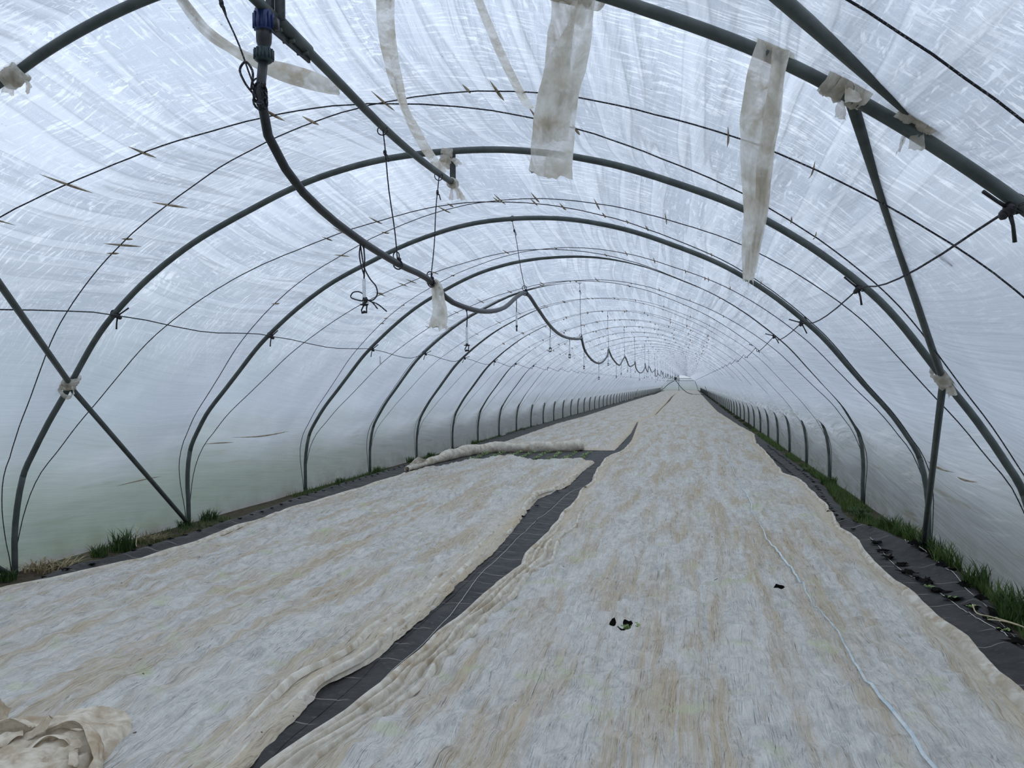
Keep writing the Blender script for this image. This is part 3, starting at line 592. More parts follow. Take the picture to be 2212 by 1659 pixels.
ylist = []
for n in range(-2, LAST):
    c = 24 if n < 0 else 64 if n < 3 else 34 if n < 7 else 16 if n < 15 else 8
    ylist += list(np.linspace(HY[n], HY[n + 1], c, endpoint=False))
ylist.append(HY[LAST])
ylist = np.array(ylist)
NS = 361
sl_ = np.linspace(0, PLEN, NS)
SS, YY = np.meshgrid(sl_, ylist)
OFF = film_off(SS, YY)
AX, AZ = arch(SS, OFF)
FP = np.stack([AX, YY, AZ], -1)
bury = sstep(0.12, 0.0, FP[..., 2]); FP[..., 2] -= 0.06 * bury
d1 = np.gradient(FP, axis=0); d2 = np.gradient(FP, axis=1)
FN = np.cross(d2, d1); FN /= np.linalg.norm(FN, axis=2)[..., None] + 1e-12
UVF = np.stack([SS, YY], -1)
ka = int(np.searchsorted(sl_, np.interp(XC - 3.19, XC + PX, PS))); kb = NS - 1 - ka
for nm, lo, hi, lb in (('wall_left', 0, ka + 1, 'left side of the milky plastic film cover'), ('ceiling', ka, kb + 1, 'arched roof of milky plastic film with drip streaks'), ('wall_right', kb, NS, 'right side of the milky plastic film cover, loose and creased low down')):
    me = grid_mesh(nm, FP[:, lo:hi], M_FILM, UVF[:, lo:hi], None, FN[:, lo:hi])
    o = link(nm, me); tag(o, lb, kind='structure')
    if nm == 'ceiling': CEIL = o

def film_pt(s, y, inside=0.0):
    off = film_off(np.atleast_1d(s), np.atleast_1d(y)) - inside
    x, z = arch(np.atleast_1d(s), off)
    return np.stack([x, np.atleast_1d(y) + 0 * x, z], -1)

def end_wall(name, y, openings):
    """film sheet across the end, built of strips so that an opening can be left"""
    cols = np.unique(np.concatenate([np.linspace(-6.33, 2.39, 41), [o[0] for o in openings], [o[1] for o in openings]]))
    top = lambda x: np.interp(x, XC + PX[::1], PZ)
    mb = MB()
    for a, b in zip(cols[:-1], cols[1:]):
        mid = (a + b) / 2; segs = [(0.0, None)]
        for (x0, x1, z0, z1) in openings:
            if x0 <= mid <= x1: segs = [(0.0, z0)] + ([(z1, None)] if z1 is not None else [])
        for z0, z1 in segs:
            za, zb = (top(a), top(b)) if z1 is None else (min(z1, top(a)), min(z1, top(b)))
            za = max(za, z0); zb = max(zb, z0)
            mb.add([(a, y, z0), (b, y, z0), (b, y, zb), (a, y, za)], [(0, 1, 2, 3)])
    o = mb.build(name, M_FILM, None, False)
    ul = o.data.uv_layers.new(name='UVMap')
    for lp in o.data.loops:
        v = o.data.vertices[lp.vertex_index].co; ul.data[lp.index].uv = (v.z, v.x)
    return tag(o, kind='structure')
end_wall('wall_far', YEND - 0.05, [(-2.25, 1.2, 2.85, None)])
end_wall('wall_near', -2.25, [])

# ------------------------------------------------------------------ hoops
def hoop_paths(n, ns):
    s = np.linspace(0, PLEN, ns)
    x, z = arch(s, delta(n, s) if n in HOOP_DELTA else 0 * s)
    y = np.zeros(ns)
    if n == 0: y = 0.13 * np.clip((-2.35 - x) / 1.1, 0, 1)
    return np.stack([x, y, z], -1)
def leg_mesh(side, n, lo_sides):
    P = hoop_paths(n, 160)
    P = P if side < 0 else P[::-1]
    k = np.argmax(P[:, 2] > 0.92)
    Q = P[:k + 1:2].copy(); Q[0, 2] = -0.05
    return MB().tube(Q, TUBE_R + 0.0006, lo_sides).mesh('leg', M_STEEL)
ORD = ['zeroth', 'first', 'second', 'third', 'fourth', 'fifth', 'sixth', 'seventh', 'eighth', 'ninth', 'tenth', 'eleventh', 'twelfth', 'thirteenth', 'fourteenth', 'fifteenth', 'sixteenth']
shared = {}
for n in range(-1, LAST + 1):
    near = n in (0, 1, 2, 3)
    lod = 'near' if n < 4 else 'mid' if n < 10 else 'far'
    key = n if near else lod
    if key not in shared:
        ns, sd = {'near': (140, 14), 'mid': (100, 8), 'far': (60, 6)}[lod]
        P = hoop_paths(n if near else 99, ns)
        kk = (P[:, 2] > 0.86); P = P[kk]
        shared[key] = (MB().tube(P, TUBE_R, sd).mesh('hoop', M_STEEL), leg_mesh(-1, n if near else 99, sd), leg_mesh(1, n if near else 99, sd))
    ma, ml, mr_ = shared[key]
    o = link('hoop', ma, None, (0, HY[n], 0))
    link('leg', ml, o); link('leg', mr_, o)
    if n == -1: lab = 'steel tunnel hoop behind the camera'
    elif n == 0: lab = 'nearest dark steel hoop, cropped by the top edge, with fleece rags hanging from it'
    elif n == 1: lab = 'second dark steel hoop, with white rag joints at both sides and the pole end above'
    elif n == 2: lab = 'third grey steel hoop, carrying the first crest of the black pipe'
    elif n <= 15: lab = 'grey steel tunnel hoop, ' + ORD[n + 1] + ' from the front'
    else: lab = 'thin distant steel hoop deep in the tunnel, beyond the sixteenth from the front'
    tag(o, lab, 'hoop', 'steel tunnel hoops')

# ------------------------------------------------------------------ cords pressed over the film, two crossing in every bay
for n in range(-1, LAST):
    ya, yb = HY[n], HY[n + 1]
    for q, (y0, y1) in enumerate(((ya, yb), (yb, ya))):
        m_ = 110 if n < 4 else 60 if n < 12 else 34
        f = np.linspace(0.004, 0.996, m_); s = PLEN * f; y = y0 + (y1 - y0) * f
        P = film_pt(s, y, 0.012); P[0, 2] = 0.0; P[-1, 2] = 0.0
        r = 0.0046 if n < 4 else 0.0034
        o = MB().tube(P, r, 6 if n < 6 else 4).build('film_rope', M_ROPE)
        recenter(o, (P[0][0], P[0][1], 0))
        if n < 0: lab = 'thin dark cord over the film behind the nearest hoop, ' + ('left foot near, right foot far' if q == 0 else 'left foot far, right foot near')
        elif n <= 13: lab = 'thin dark cord over the film between ' + ORD[n + 1] + ' and ' + ORD[n + 2] + ' hoops, ' + ('far end on the right' if q == 0 else 'far end on the left')
        else: lab = 'hair-thin cord over the film in the distant bays beyond the fifteenth hoop'
        tag(o, lab, 'cord', 'cords pressed over the film')

# dirty creases where pleats of film are pinched by the cords (parts of the roof)
def crease_mesh(mb, s, y, L, wdt, lift):
    k = 7
    t = np.linspace(0, 1, k); yy = y + (t - 0.5) * L
    ss = s + 0.02 * np.sin(t * 2.2)
    A = film_pt(ss - wdt * np.sin(math.pi * t) * 0.5 - 0.001, yy, 0.008)
    B = film_pt(ss, yy, 0.010 + lift * 0); B2 = film_pt(ss, yy, 0.0); 
    nrm = (film_pt(ss, yy, lift + 0.012) - B2)
    Cc = film_pt(ss, yy, 0.010) + nrm * np.sin(math.pi * t)[:, None]
    D = film_pt(ss + wdt * np.sin(math.pi * t) * 0.5 + 0.001, yy, 0.008)
    mb.grid(np.stack([A, Cc, D], 1))
rr = random.Random(3)
far_mb = MB()
for n in range(0, 30):
    ya, yb = HY[n], HY[n + 1]
    for q in (0, 1):
        for j in range(11 if n < 10 else 8):
            f = rr.uniform(0.26, 0.74) if n < 3 else 0.27 + 0.46 * (j + rr.uniform(.3, .7)) / (11 if n < 10 else 8)
            s = PLEN * f; y = ya + (yb - ya) * (f if q == 0 else 1 - f)
            if n < 5:
                mb = MB(); crease_mesh(mb, s, y + rr.uniform(-.05, .05), rr.uniform(0.12, 0.45), rr.uniform(0.0022, 0.005), rr.uniform(0.003, 0.009))
                mb.build('film_crease', M_CREASE, CEIL)
            else:
                crease_mesh(far_mb, s, y, rr.uniform(0.12, 0.24), rr.uniform(0.020, 0.036), rr.uniform(0.02, 0.045))
for par, ss_, yy_, L, wd in ((bpy.data.objects['wall_right'], PLEN - 0.98, 7.95, 1.0, 0.009), (bpy.data.objects['wall_right'], PLEN - 0.95, 7.2, 0.5, 0.010), (bpy.data.objects['wall_left'], 1.02, 9.3, 0.55, 0.010), (bpy.data.objects['wall_left'], 1.13, 10.2, 1.5, 0.007), (bpy.data.objects['wall_left'], 0.66, 7.9, 0.8, 0.010)):
    mb = MB(); crease_mesh(mb, ss_, yy_, L, wd, 0.012); mb.build('film_crease', M_CREASE, par)
o = far_mb.build('distant_creases', M_CREASE, CEIL); o['kind'] = 'stuff'
# the long pale pleat left of the twisted rag
P = film_pt(np.interp(-0.96 - XC, PX, PS) + np.linspace(0, 0.03, 24), np.linspace(3.32, 4.72, 24), 0.012)
wv = np.linspace(0.022, 0.034, 24)
G = np.stack([P + np.array([1, 0, -0.25]) * (wv * a)[:, None] + np.array([0, 0, -1]) * (0.012 * (1 - a * a)) for a in (-1, -.3, .3, 1)], 1)
MB().grid(G).build('film_pleat', M_STRIP, CEIL)

# ------------------------------------------------------------------ side cords with their ties
def tie_mesh(side):
    mb = MB()
    mb.blob((0, 0, 0), (0.028, 0.03, 0.026), 3, 0.5)
    mb.blob((side * -0.012, 0.015, -0.02), (0.018, 0.02, 0.02), 5, 0.5)
    mb.tube([(0, 0, 0), (-0.06 * side, -0.01, 0.022), (-0.125 * side, -0.02, 0.05)], [0.008, 0.007, 0.0075], 6)
    mb.tube([(0, 0, -0.01), (0.022 * side, 0.0, -0.06), (0.045 * side, 0.01, -0.12)], [0.009, 0.007, 0.008], 6)
    a = np.linspace(0, 2 * math.pi, 13)
    for dy in (-0.012, 0.012):
        mb.tube(np.stack([0.036 * np.cos(a) * 0.75 + 0.026 * side, 0 * a + dy + 0.012 * np.sin(a), 0.036 * np.sin(a) + 0.022], -1), 0.0045, 5, False)
    return mb.mesh('tie', M_BLACK)
TIE = {1: tie_mesh(1), -1: tie_mesh(-1)}
for side, nm, lab in ((-1, 'left', 'dark cord tied along the left side from hoop to hoop'), (1, 'right', 'dark cord tied along the right side from hoop to hoop')):
    s0 = np.interp(side * 3.19, PX, PS)
    pts = []; knots = []
    for n in range(-1, LAST + 1):
        x, z = arch(np.array([s0]), (delta(n, np.array([s0])) if n in HOOP_DELTA else np.zeros(1)) - 0.035)
        k = np.array([x[0], HY[n], z[0]]); knots.append(k)
        if n > -1:
            a = knots[-2]; sg = 0.05 if n > 1 else 0.03
            for t in ((0.12, 0.25, 0.38, 0.5, 0.62, 0.75, 0.88) if n < 14 else (0.25, 0.5, 0.75)):
                yq = a[1] + (k[1] - a[1]) * t; dz = sg * 4 * t * (1 - t) * (0.9 if side > 0 else 1.2)
                p = film_pt(s0 + (dz * 0.8 if side > 0 else 4 * t * (1 - t) * 0.07), yq, 0.03 + 0.01 * 4 * t * (1 - t))[0]; pts.append(p)
        pts.append(k)
    o = MB().tube(np.array(pts), 0.0055, 5).build('side_cord', M_ROPE)
    recenter(o, knots[0]); tag(o, lab, 'cord')
    for i, k in enumerate(knots):
        rz = rr.uniform(-.3, .3)
        link('tie', TIE[side], o, Vector(k) - Vector(knots[0]), (rr.uniform(-.3, .3), rr.uniform(-.35, .35), rz))
    if side == 1:
        mb = MB(); c = np.array([1.2, 4.13, 2.49]); kk = (np.array(knots[1]) + (np.array(knots[2]) - np.array(knots[1])) * 0.3)
        mb.blob(kk, (0.02, 0.025, 0.02), 2, 0.6)
        mb.tube([kk, kk + (0.03, 0.0, -0.05), kk + (0.05, 0.0, -0.10)], [0.007, 0.008, 0.006], 6)
        mb.tube([kk, kk + (0.02, 0.02, -0.03), kk + (0.025, 0.02, -0.06)], [0.007, 0.008, 0.009], 6)
        k2 = mb.build('knot', M_ROPE, o); k2.location = -Vector(knots[0])

# ------------------------------------------------------------------ ridge pole, hanger, sleeve
pole = MB().tube(spline([(-1.89, 0.2, 3.53), (-1.89, 3.159, 3.515), (-1.89, 3.906, 3.47), (-1.89, 4.6, 3.42), (-1.89, 5.7, 3.42), (-1.895, 6.10, 3.445)], 24), 0.025, 14).build('ridge_pole', M_STEEL)
recenter(pole, (-1.89, 0.2, 3.53)); tag(pole, 'grey steel ridge pole under the roof, its rag-wrapped end at the second hoop', 'pole')
inv = -Vector((-1.89, 0.2, 3.53))
mb = MB().tube([(-1.89, 3.3, 3.513), (-1.89, 3.62, 3.492)], 0.031, 14)
sl = mb.build('splice_sleeve', M_STEEL, pole); sl.location = inv
mb = MB().box((-1.905, 3.46, 3.462), (0.012, 0.40, 0.035), None)
pl = mb.build('splice_plate', M_DARKSTEEL, pole, False); pl.location = inv
for yy in (3.32, 3.44, 3.58):
    b = MB().tube([(-1.93, yy, 3.462), (-1.87, yy, 3.462)], 0.009, 8).build('bolt', M_STEEL, pole); b.location = inv
hb = MB().box((-1.86, 3.29, 3.62), (0.05, 0.008, 0.26), None).box((-1.90, 3.27, 3.60), (0.03, 0.03, 0.22), None).build('hanger_bar', M_DARKSTEEL, pole, False); hb.location = inv
hb = MB().box((-1.90, 6.135, 3.575), (0.05, 0.008, 0.24), None).build('hanger_bar', M_DARKSTEEL, pole, False); hb.location = inv

# ------------------------------------------------------------------ brace tubes
def brace(a, b, label, r=0.026):
    a = np.array(a); b = np.array(b)
    mb = MB().tube(np.stack([a + (b - a) * t for t in np.linspace(0, 1, 6)]), r, 12)
    o = mb.build('brace_tube', M_STEEL); recenter(o, tuple(b)); return tag(o, label, 'brace', 'diagonal brace tubes')
brace((0.634, 3.30, 2.915), (1.770, 6.10, 1.80), 'diagonal steel brace from the nearest hoop down to the right rag joint')
brace((1.785, 6.10, 1.77), (2.33, 8.70, -0.02), 'lower right steel brace from the rag joint to the ground by the third hoop')
d = np.array([0.307, 2.62, 2.995]) - np.array([0.851, 3.25, 2.80])
brace(np.array([0.851, 3.25, 2.80]) + d * 4.7, (0.851, 3.25, 2.80), 'thick steel brace entering from the top right, tied to the nearest hoop with rag')
brace((-4.18, 3.40, 3.05), (-5.67, 6.10, 1.83), 'diagonal steel brace from the left edge down to the left rag joint')
brace((-5.67, 6.10, 1.80), (-6.27, 8.72, -0.02), 'lower left steel brace from the rag joint to the foot of the third hoop')
brace((-5.70, 3.42, 1.75), (-6.27, 6.06, -0.02), 'steel brace end at the foot of the second hoop, bottom left edge')
yb_ = HY[32]
brace((-5.75, yb_ + 3, 1.9), (-6.28, yb_, 0.0), 'far leaning steel brace deep along the left wall')
brace((1.75, yb_ + 6, 1.9), (2.3, yb_ + 9, 0.0), 'far leaning steel brace deep along the right wall')

# ------------------------------------------------------------------ rags tied round joints
def ribbon(path, width, across_dir, n=40, nc=9, crumple=0.01, seed=0, curl=0.0, twist=None, ragged=0.0):
    P = spline(path, n); T = np.gradient(P, axis=0); T /= np.linalg.norm(T, axis=1)[:, None]
    w = np.interp(np.linspace(0, 1, n), np.linspace(0, 1, len(width)), width)
    A = np.array(across_dir, float); G = np.zeros((n, nc, 3)); c = np.linspace(-1, 1, nc)
    tw = np.zeros(n) if twist is None else np.interp(np.linspace(0, 1, n), np.linspace(0, 1, len(twist)), twist)
    for i in range(n):
        u = A - T[i] * A.dot(T[i]); u /= np.linalg.norm(u); v = np.cross(T[i], u)
        uu = u * math.cos(tw[i]) + v * math.sin(tw[i]); vv = -u * math.sin(tw[i]) + v * math.cos(tw[i])
        t = i / (n - 1)
        z = crumple * (2.2 * pnoise(c * 2.2 + seed * 7.7, t * 3.0 + seed, seed) + 1.2 * pnoise(c * 5.5, t * 6 + seed, seed + 4)) + curl * w[i] * (c * c - 0.5)
        ed = w[i] * 0.5 * (c + 0.10 * pnoise(c * 1.5, t * 9 + seed, seed + 9))
        G[i] = P[i] + np.outer(ed, uu) + np.outer(z, vv)
        if ragged: 
            if i >= n - 3: G[i] += np.outer(ragged * pnoise(c * 4 + seed, np.full(nc, 0.5 + i), seed + 21) * (i - n + 4) / 3, T[i])
    return G

def rag(center, axis, R, L, label, seed, tails=2, turns=5):
    axis = np.array(axis, float); axis /= np.linalg.norm(axis)
    a = np.array([0, 0, 1.0]) if abs(axis[2]) < 0.8 else np.array([1.0, 0, 0])
    u = np.cross(axis, a); u /= np.linalg.norm(u); v = np.cross(axis, u)
    r0 = random.Random(seed); mb = MB()
    for k in range(turns):
        c0 = (k / (turns - 1) - 0.5) * L * 0.8 if turns > 1 else 0
        ph = np.linspace(0, 2 * math.pi, 30); tilt = r0.uniform(-0.7, 0.7); t0 = r0.uniform(0, 6.28)
        wd = r0.uniform(0.03, 0.05); g = []
        for j, e in enumerate(np.linspace(-1, 1, 5)):
            rad = R * (1 + 0.10 * k / turns + 0.22 * pnoise(np.cos(ph) * 1.6 + seed + k, np.sin(ph) * 1.6 + e * 1.3, seed + k)) + 0.006 * (1 - e * e)
            ax = c0 + e * wd * 0.5 + tilt * R * np.sin(ph + t0)
            g.append(np.outer(rad * np.cos(ph), u) + np.outer(rad * np.sin(ph), v) + np.outer(ax, axis))
        mb.grid(np.stack(g, 1))
    mb.blob((0, 0, 0), R * 0.92, seed, 0.4, 8, 12)
    o = mb.build('rag_tie', M_STRIP, None, True, tuple(center)); tag(o, label, 'rag', 'rags tied round the tube joints')
    for k in range(tails):
        d = np.array([r0.uniform(-1, 1), r0.uniform(-.5, .5), r0.uniform(-1.4, -0.3)]); d /= np.linalg.norm(d)
        st = d * R * 0.8; ln = r0.uniform(0.06, 0.11)
        G = ribbon([st, st + d * ln * 0.5 + np.array([0, 0, 0.01]), st + d * ln + np.array([0, 0, -0.02])], [0.03, 0.05, 0.06], (r0.uniform(-1, 1), 0.3, 0.6), 10, 6, 0.006, seed + k, 0, None, 0.02)
        MB().grid(G).build('tail', M_STRIP, o)
    return o
rag((-3.495, 3.41, 3.445), (1, 0, .45), 0.048, 0.10, 'rag tied round the nearest hoop at the left edge, below its cropped crown', 11, 2, 4)
rag((0.62, 3.29, 2.945), (1, 0, -.55), 0.062, 0.14, 'dirty white rag wrapping the nearest hoop above the right brace', 12, 2, 7)
rag((0.885, 3.27, 2.800), (1, 0, -.65), 0.060, 0.17, 'frayed white rag tying the thick top-right brace to the nearest hoop', 13, 3, 7)
rag((1.795, 6.12, 1.785), (.55, 0, -.8), 0.060, 0.13, 'white rag bundle at the joint of braces on the right of the second hoop', 14, 2, 6)
rag((-5.70, 6.12, 1.815), (.5, 0, .85), 0.066, 0.16, 'smooth pale rag ball where the left braces cross the second hoop', 15, 1, 6)
rag((-1.955, 6.13, 3.66), (.25, 0, 1), 0.045, 0.15, 'grubby rag round the short hanger at the crown of the second hoop', 16, 1, 5)
rag((-1.89, 6.09, 3.435), (0, 1, .1), 0.036, 0.08, 'small rag tuft knotted over the end of the ridge pole', 17, 3, 3)
# rag wrapped flat round the ridge pole
# ------------------------------------------------------------------ hanging fleece strips
def strip(name, G, label, extra=None, cat='rag', group='fleece strips hanging from hoops'):
    mb = MB().grid(G)
    o = mb.build(name, M_STRIP); c = G[0].mean(0); recenter(o, tuple(c)); tag(o, label, cat, group)
    if extra is not None:
        for nm, g in extra:
            q = MB().grid(g).build(nm, M_STRIP, o); q.location = -Vector(c)
    return o
AC = np.array(CAM_RIGHT)
strip('fleece_strip', ribbon(STRIP1, [0.05, 0.055, 0.07, 0.08, 0.10, 0.10, 0.06], (0.3, -0.3, 1), 60, 9, 0.008, 1, 0.15, [0, .4, .9, .6, .2, 0, 0]), 'long fleece strip pulled from the nearest hoop across to the ridge pole')
def collar(c, axis, R, w, seed, n=3):
    axis = np.array(axis, float); axis /= np.linalg.norm(axis); a = np.array([0, 0, 1.0])
    if abs(axis[2]) > 0.8: a = np.array([0, 1.0, 0])
    u = np.cross(axis, a); u /= np.linalg.norm(u); v = np.cross(axis, u); ph = np.linspace(0, 2 * math.pi, 28)
    return np.stack([np.array(c) + np.outer(R * (1 + 0.10 * pnoise(np.cos(ph) * 2 + seed, np.sin(ph) * 2 + e, seed)) * np.cos(ph), u) + np.outer(R * (1 + 0.1 * pnoise(np.cos(ph) * 2 + seed, np.sin(ph) * 2 + e, seed)) * np.sin(ph), v) + np.outer(e * w + 0.02 * np.sin(ph + seed), axis) for e in np.linspace(-1, 1, 9)], 1)
S2 = np.array(STRIP2); S2K = np.array([.93, .92, .915, .92, .94, .965, .985])[:, None]; S2 = np.array([0, 0, 1.76]) + (S2 - np.array([0, 0, 1.76])) * S2K
strip('fleece_strip', ribbon(S2, [0.085, 0.085, 0.09, 0.095, 0.09, 0.085, 0.075], (1, 0.1, 0.1), 60, 9, 0.012, 2, -0.2, [0, 0, .5, .9, .5, .2, 0]), 'long beige fleece strip slanting from the nearest hoop to the end of the ridge pole')
# twisted rag, centre top
H0 = np.array([-0.463, 3.28, 3.40])
def sc(px, py, D=3.28):
    """metres on the plane of the nearest hoop"""
    return None
k_ = 0.00198
G1 = ribbon([(-0.498, 3.270, 3.422), (-0.517, 3.250, 3.264), (-0.531, 3.240, 3.103), (-0.542, 3.235, 2.944), (-0.551, 3.235, 2.807)], [62 * k_, 56 * k_, 56 * k_, 74 * k_, 60 * k_], AC, 50, 11, 0.012, 3, 0.15, [0.5, .3, .1, -.2, -.3], 0.02)
G2 = ribbon([(-0.396, 3.250, 3.395), (-0.440, 3.210, 3.218), (-0.502, 3.195, 3.043), (-0.541, 3.190, 2.870), (-0.555, 3.185, 2.734), (-0.560, 3.180, 2.635)], [58 * k_, 72 * k_, 84 * k_, 86 * k_, 90 * k_, 96 * k_], AC, 60, 13, 0.014, 4, 0.22, [0.7, 0.5, 0.2, .0, -.1, -.2], 0.035)
strip('fleece_strip', G1, 'wide twisted beige fleece rag with a brown stain, hanging at top centre', [('fold', G2), ('knot', collar((-0.45, 3.28, 3.425), (1, 0, -.35), 0.040, 0.10, 4))])
# long rag on the right
G1 = ribbon([(0.345, 3.250, 3.119), (0.306, 3.225, 2.955), (0.284, 3.215, 2.787), (0.267, 3.210, 2.602), (0.258, 3.210, 2.418), (0.238, 3.210, 2.271), (0.234, 3.210, 2.160)], [66 * k_, 74 * k_, 76 * k_, 62 * k_, 58 * k_, 44 * k_, 24 * k_], AC, 80, 13, 0.012, 6, 0.15, [0, .2, .3, .1, -.2, -.3, 0], 0.04)
G2 = ribbon([(0.381, 3.235, 3.103), (0.356, 3.200, 2.941), (0.330, 3.190, 2.775), (0.300, 3.185, 2.593), (0.286, 3.185, 2.429), (0.261, 3.185, 2.284), (0.250, 3.190, 2.194)], [36 * k_, 34 * k_, 34 * k_, 32 * k_, 28 * k_, 20 * k_, 14 * k_], AC, 70, 9, 0.008, 7, 0.5, [0.5, 0.8, 0.6, 0.7, 0.4, 0.3, .2])
strip('fleece_strip', G1, 'long thin beige fleece rag hanging from the right of the nearest hoop', [('fold', G2), ('wrap', collar((0.357, 3.280, 3.114), (1, 0, -.42), 0.036, 0.075, 6))])
pk = [(-1.905, 5.60, 2.565), (-1.87, 5.58, 2.52), (-1.84, 5.55, 2.42), (-1.83, 5.54, 2.30), (-1.845, 5.53, 2.20)]
strip('fleece_strip', ribbon(pk, [0.06, 0.09, 0.10, 0.12, 0.14], AC, 40, 9, 0.010, 8, 0.2, [0, .2, .2, 0, -.2], 0.05), 'small pale fleece rag hanging from the black pipe', [('wrap', collar((-1.9, 5.60, 2.545), (0, 1, -.1), 0.033, 0.05, 8))])

# ------------------------------------------------------------------ irrigation pipe
pp = [tuple(q) for q in PIPEPTS[1:11]] + [(-1.88, 5.85, 2.462), (-1.86, 6.35, 2.430), (-1.85, 7.0, 2.455), (-1.845, 7.7, 2.56), (-1.845, 8.35, 2.75)]
sup = {2: (-1.851, 8.78, 2.835), 4: (-2.0, 14.6, 2.64), 6: (-2.05, 20.2, 2.64), 8: (-2.06, 25.5, 2.635)}
for n in range(10, LAST - 1, 2): sup[n] = (-2.05 + 0.05 * math.sin(n * 1.7), HY[n], 2.63 + 0.04 * math.sin(n * 2.3))
ks = sorted(sup); pp.append(sup[2])
for a, b in zip(ks[:-1], ks[1:]):
    A = np.array(sup[a]); B = np.array(sup[b]); sg = (0.36 if a == 2 else 0.42) * (0.75 + 0.25 * math.sin(a * 2.1)) if a < 40 else 0.34
    for t in ((0.12, 0.28, 0.45, 0.6, 0.78, 0.92) if a < 20 else (0.2, 0.5, 0.8)):
        p = A + (B - A) * t; p[2] -= sg * math.sin(math.pi * t) ** 0.85 * (1.0 if t < 0.7 else 0.95); p[0] += 0.03 * math.sin(a + t * 5)
        pp.append(tuple(p))
    pp.append(tuple(B))
pp = np.array(pp)
PATH = spline(pp, 900)
pipe = MB().tube(PATH, 0.0225, 10).build('irrigation_pipe', M_PIPE)
recenter(pipe, tuple(PATH[0])); tag(pipe, 'black irrigation pipe hanging in waves down the length of the tunnel', 'pipe')
pinv = -Vector(PATH[0])
def lathe(mb, axis0, axis1, prof, seg=16):
    a = np.array(axis0, float); b = np.array(axis1, float)
    mb.tube([a + (b - a) * t for t, r in prof], [r for t, r in prof], seg)
mb = MB(); lathe(mb, (-1.895, 3.205, 3.405), (-1.905, 3.21, 3.535), [(0, .036), (.12, .043), (.3, .046), (.55, .044), (.8, .036), (.93, .024), (1, .008)])
for k in range(12):
    a = k / 12 * 6.283; mb.box((-1.895 + .045 * math.cos(a), 3.205 + .045 * math.sin(a), 3.45), (.008, .008, .07))
q = mb.build('blue_cap', M_BLUE, pipe); q.location = pinv; q['label'] = 'blue ribbed plastic end cap'
mb = MB(); lathe(mb, (-1.90, 3.21, 3.27), (-1.895, 3.205, 3.41), [(0, .026), (.1, .03), (.3, .031), (.45, .026), (.6, .034), (.8, .036), (1, .036)])
mb.box((-1.862, 3.22, 3.44), (0.06, 0.03, 0.05))
q = mb.build('elbow_fitting', M_BLACK, pipe); q.location = pinv
mb = MB(); lathe(mb, (-1.90, 3.21, 3.265), (-1.90, 3.21, 3.335), [(0, .03), (.12, .040), (.35, .043), (.75, .042), (.9, .036), (1, .03)])
for k in range(14):
    a = k / 14 * 6.283; mb.box((-1.90 + .042 * math.cos(a), 3.21 + .042 * math.sin(a), 3.30), (.007, .007, .045))
q = mb.build('compression_nut', M_TEAL, pipe); q.location = pinv

def pipe_at(y):
    m_ = PATH[:, 1] > 3.3
    return np.array([np.interp(y, PATH[m_][:, 1], PATH[m_][:, 0]), y, np.interp(y, PATH[m_][:, 1], PATH[m_][:, 2])])

# cords that carry the pipe
def ring(c, r, seed, n=14, th=0.0045):
    a = np.linspace(0, 2 * math.pi, n)
    return np.stack([c[0] + r * np.cos(a), c[1] + 0.4 * r * np.sin(a + seed), c[2] + r * 1.1 * np.sin(a)], -1)
def hang_cord(a, b, label, near, seed=0):
    a = np.array(a, float); b = np.array(b, float)
    P = np.stack([a + (b - a) * t + np.array([0.004 * math.sin(t * 9 + seed), 0, 0]) for t in np.linspace(0, 1, 10)])
    o = MB().tube(P, 0.0042 if near else 0.005, 6 if near else 4).build('hanging_cord', M_ROPE)
    recenter(o, tuple(a)); tag(o, label, 'cord', 'cords the pipe hangs from')
    mb = MB(); mb.tube(ring(a, 0.03, seed), 0.004, 5, False)
    k = a + (b - a) * 0.16; mb.blob(k, (.012, .012, .02), seed, .5); mb.tube([k, k + (0.015, 0, -0.02), k + (0.025, 0, -0.06)], 0.0045, 5)
    q = mb.build('knot', M_ROPE, o); q.location = -Vector(a)
    mb = MB(); mb.tube(ring(b + (0, 0, -0.005), 0.028, seed + 1), 0.005, 5, False); mb.blob(b + (0.01, 0, 0.03), .014, seed + 2, .5)
    mb.tube(ring(b + (-0.012, 0.0, 0.055), 0.024, seed + 3), 0.0045, 5, False)
    q = mb.build('loop', M_ROPE, o); q.location = -Vector(a)
    return o
b0 = pipe_at(4.87)
hang_cord((-1.89, 4.60, 3.395), b0, 'black cord from the ridge pole to the pipe, nearer of the two', True, 1)
b0 = pipe_at(5.55)
hang_cord((-1.89, 5.73, 3.40), b0, 'black cord from the end of the ridge pole to the rag on the pipe', True, 2)
hang_cord((-2.20, 3.28, 3.69), (-1.905, 3.17, 3.10), 'slanting black cord from the nearest hoop to the upright start of the pipe', True, 3)
bw = MB(); bw.tube(spline([(-1.915, 3.165, 3.09), (-1.965, 3.15, 3.16), (-1.985, 3.15, 3.225), (-1.96, 3.15, 3.25), (-1.925, 3.15, 3.21), (-1.93, 3.15, 3.12)], 24), 0.0055, 6)
for zz in (3.07, 3.095, 3.12): bw.tube(ring((-1.9, 3.175, zz), 0.03, zz * 9), 0.006, 6, False)
bw.blob((-1.885, 3.15, 3.05), .018, 4, .5); bw.blob((-1.87, 3.15, 3.14), .014, 5, .5)
o = bw.build('cord_bow', M_ROPE); recenter(o, (-1.915, 3.165, 3.09)); tag(o, 'black cord bow knotted round the upright start of the pipe', 'cord')
sz = np.interp(-1.95 - XC, PX, PZ)
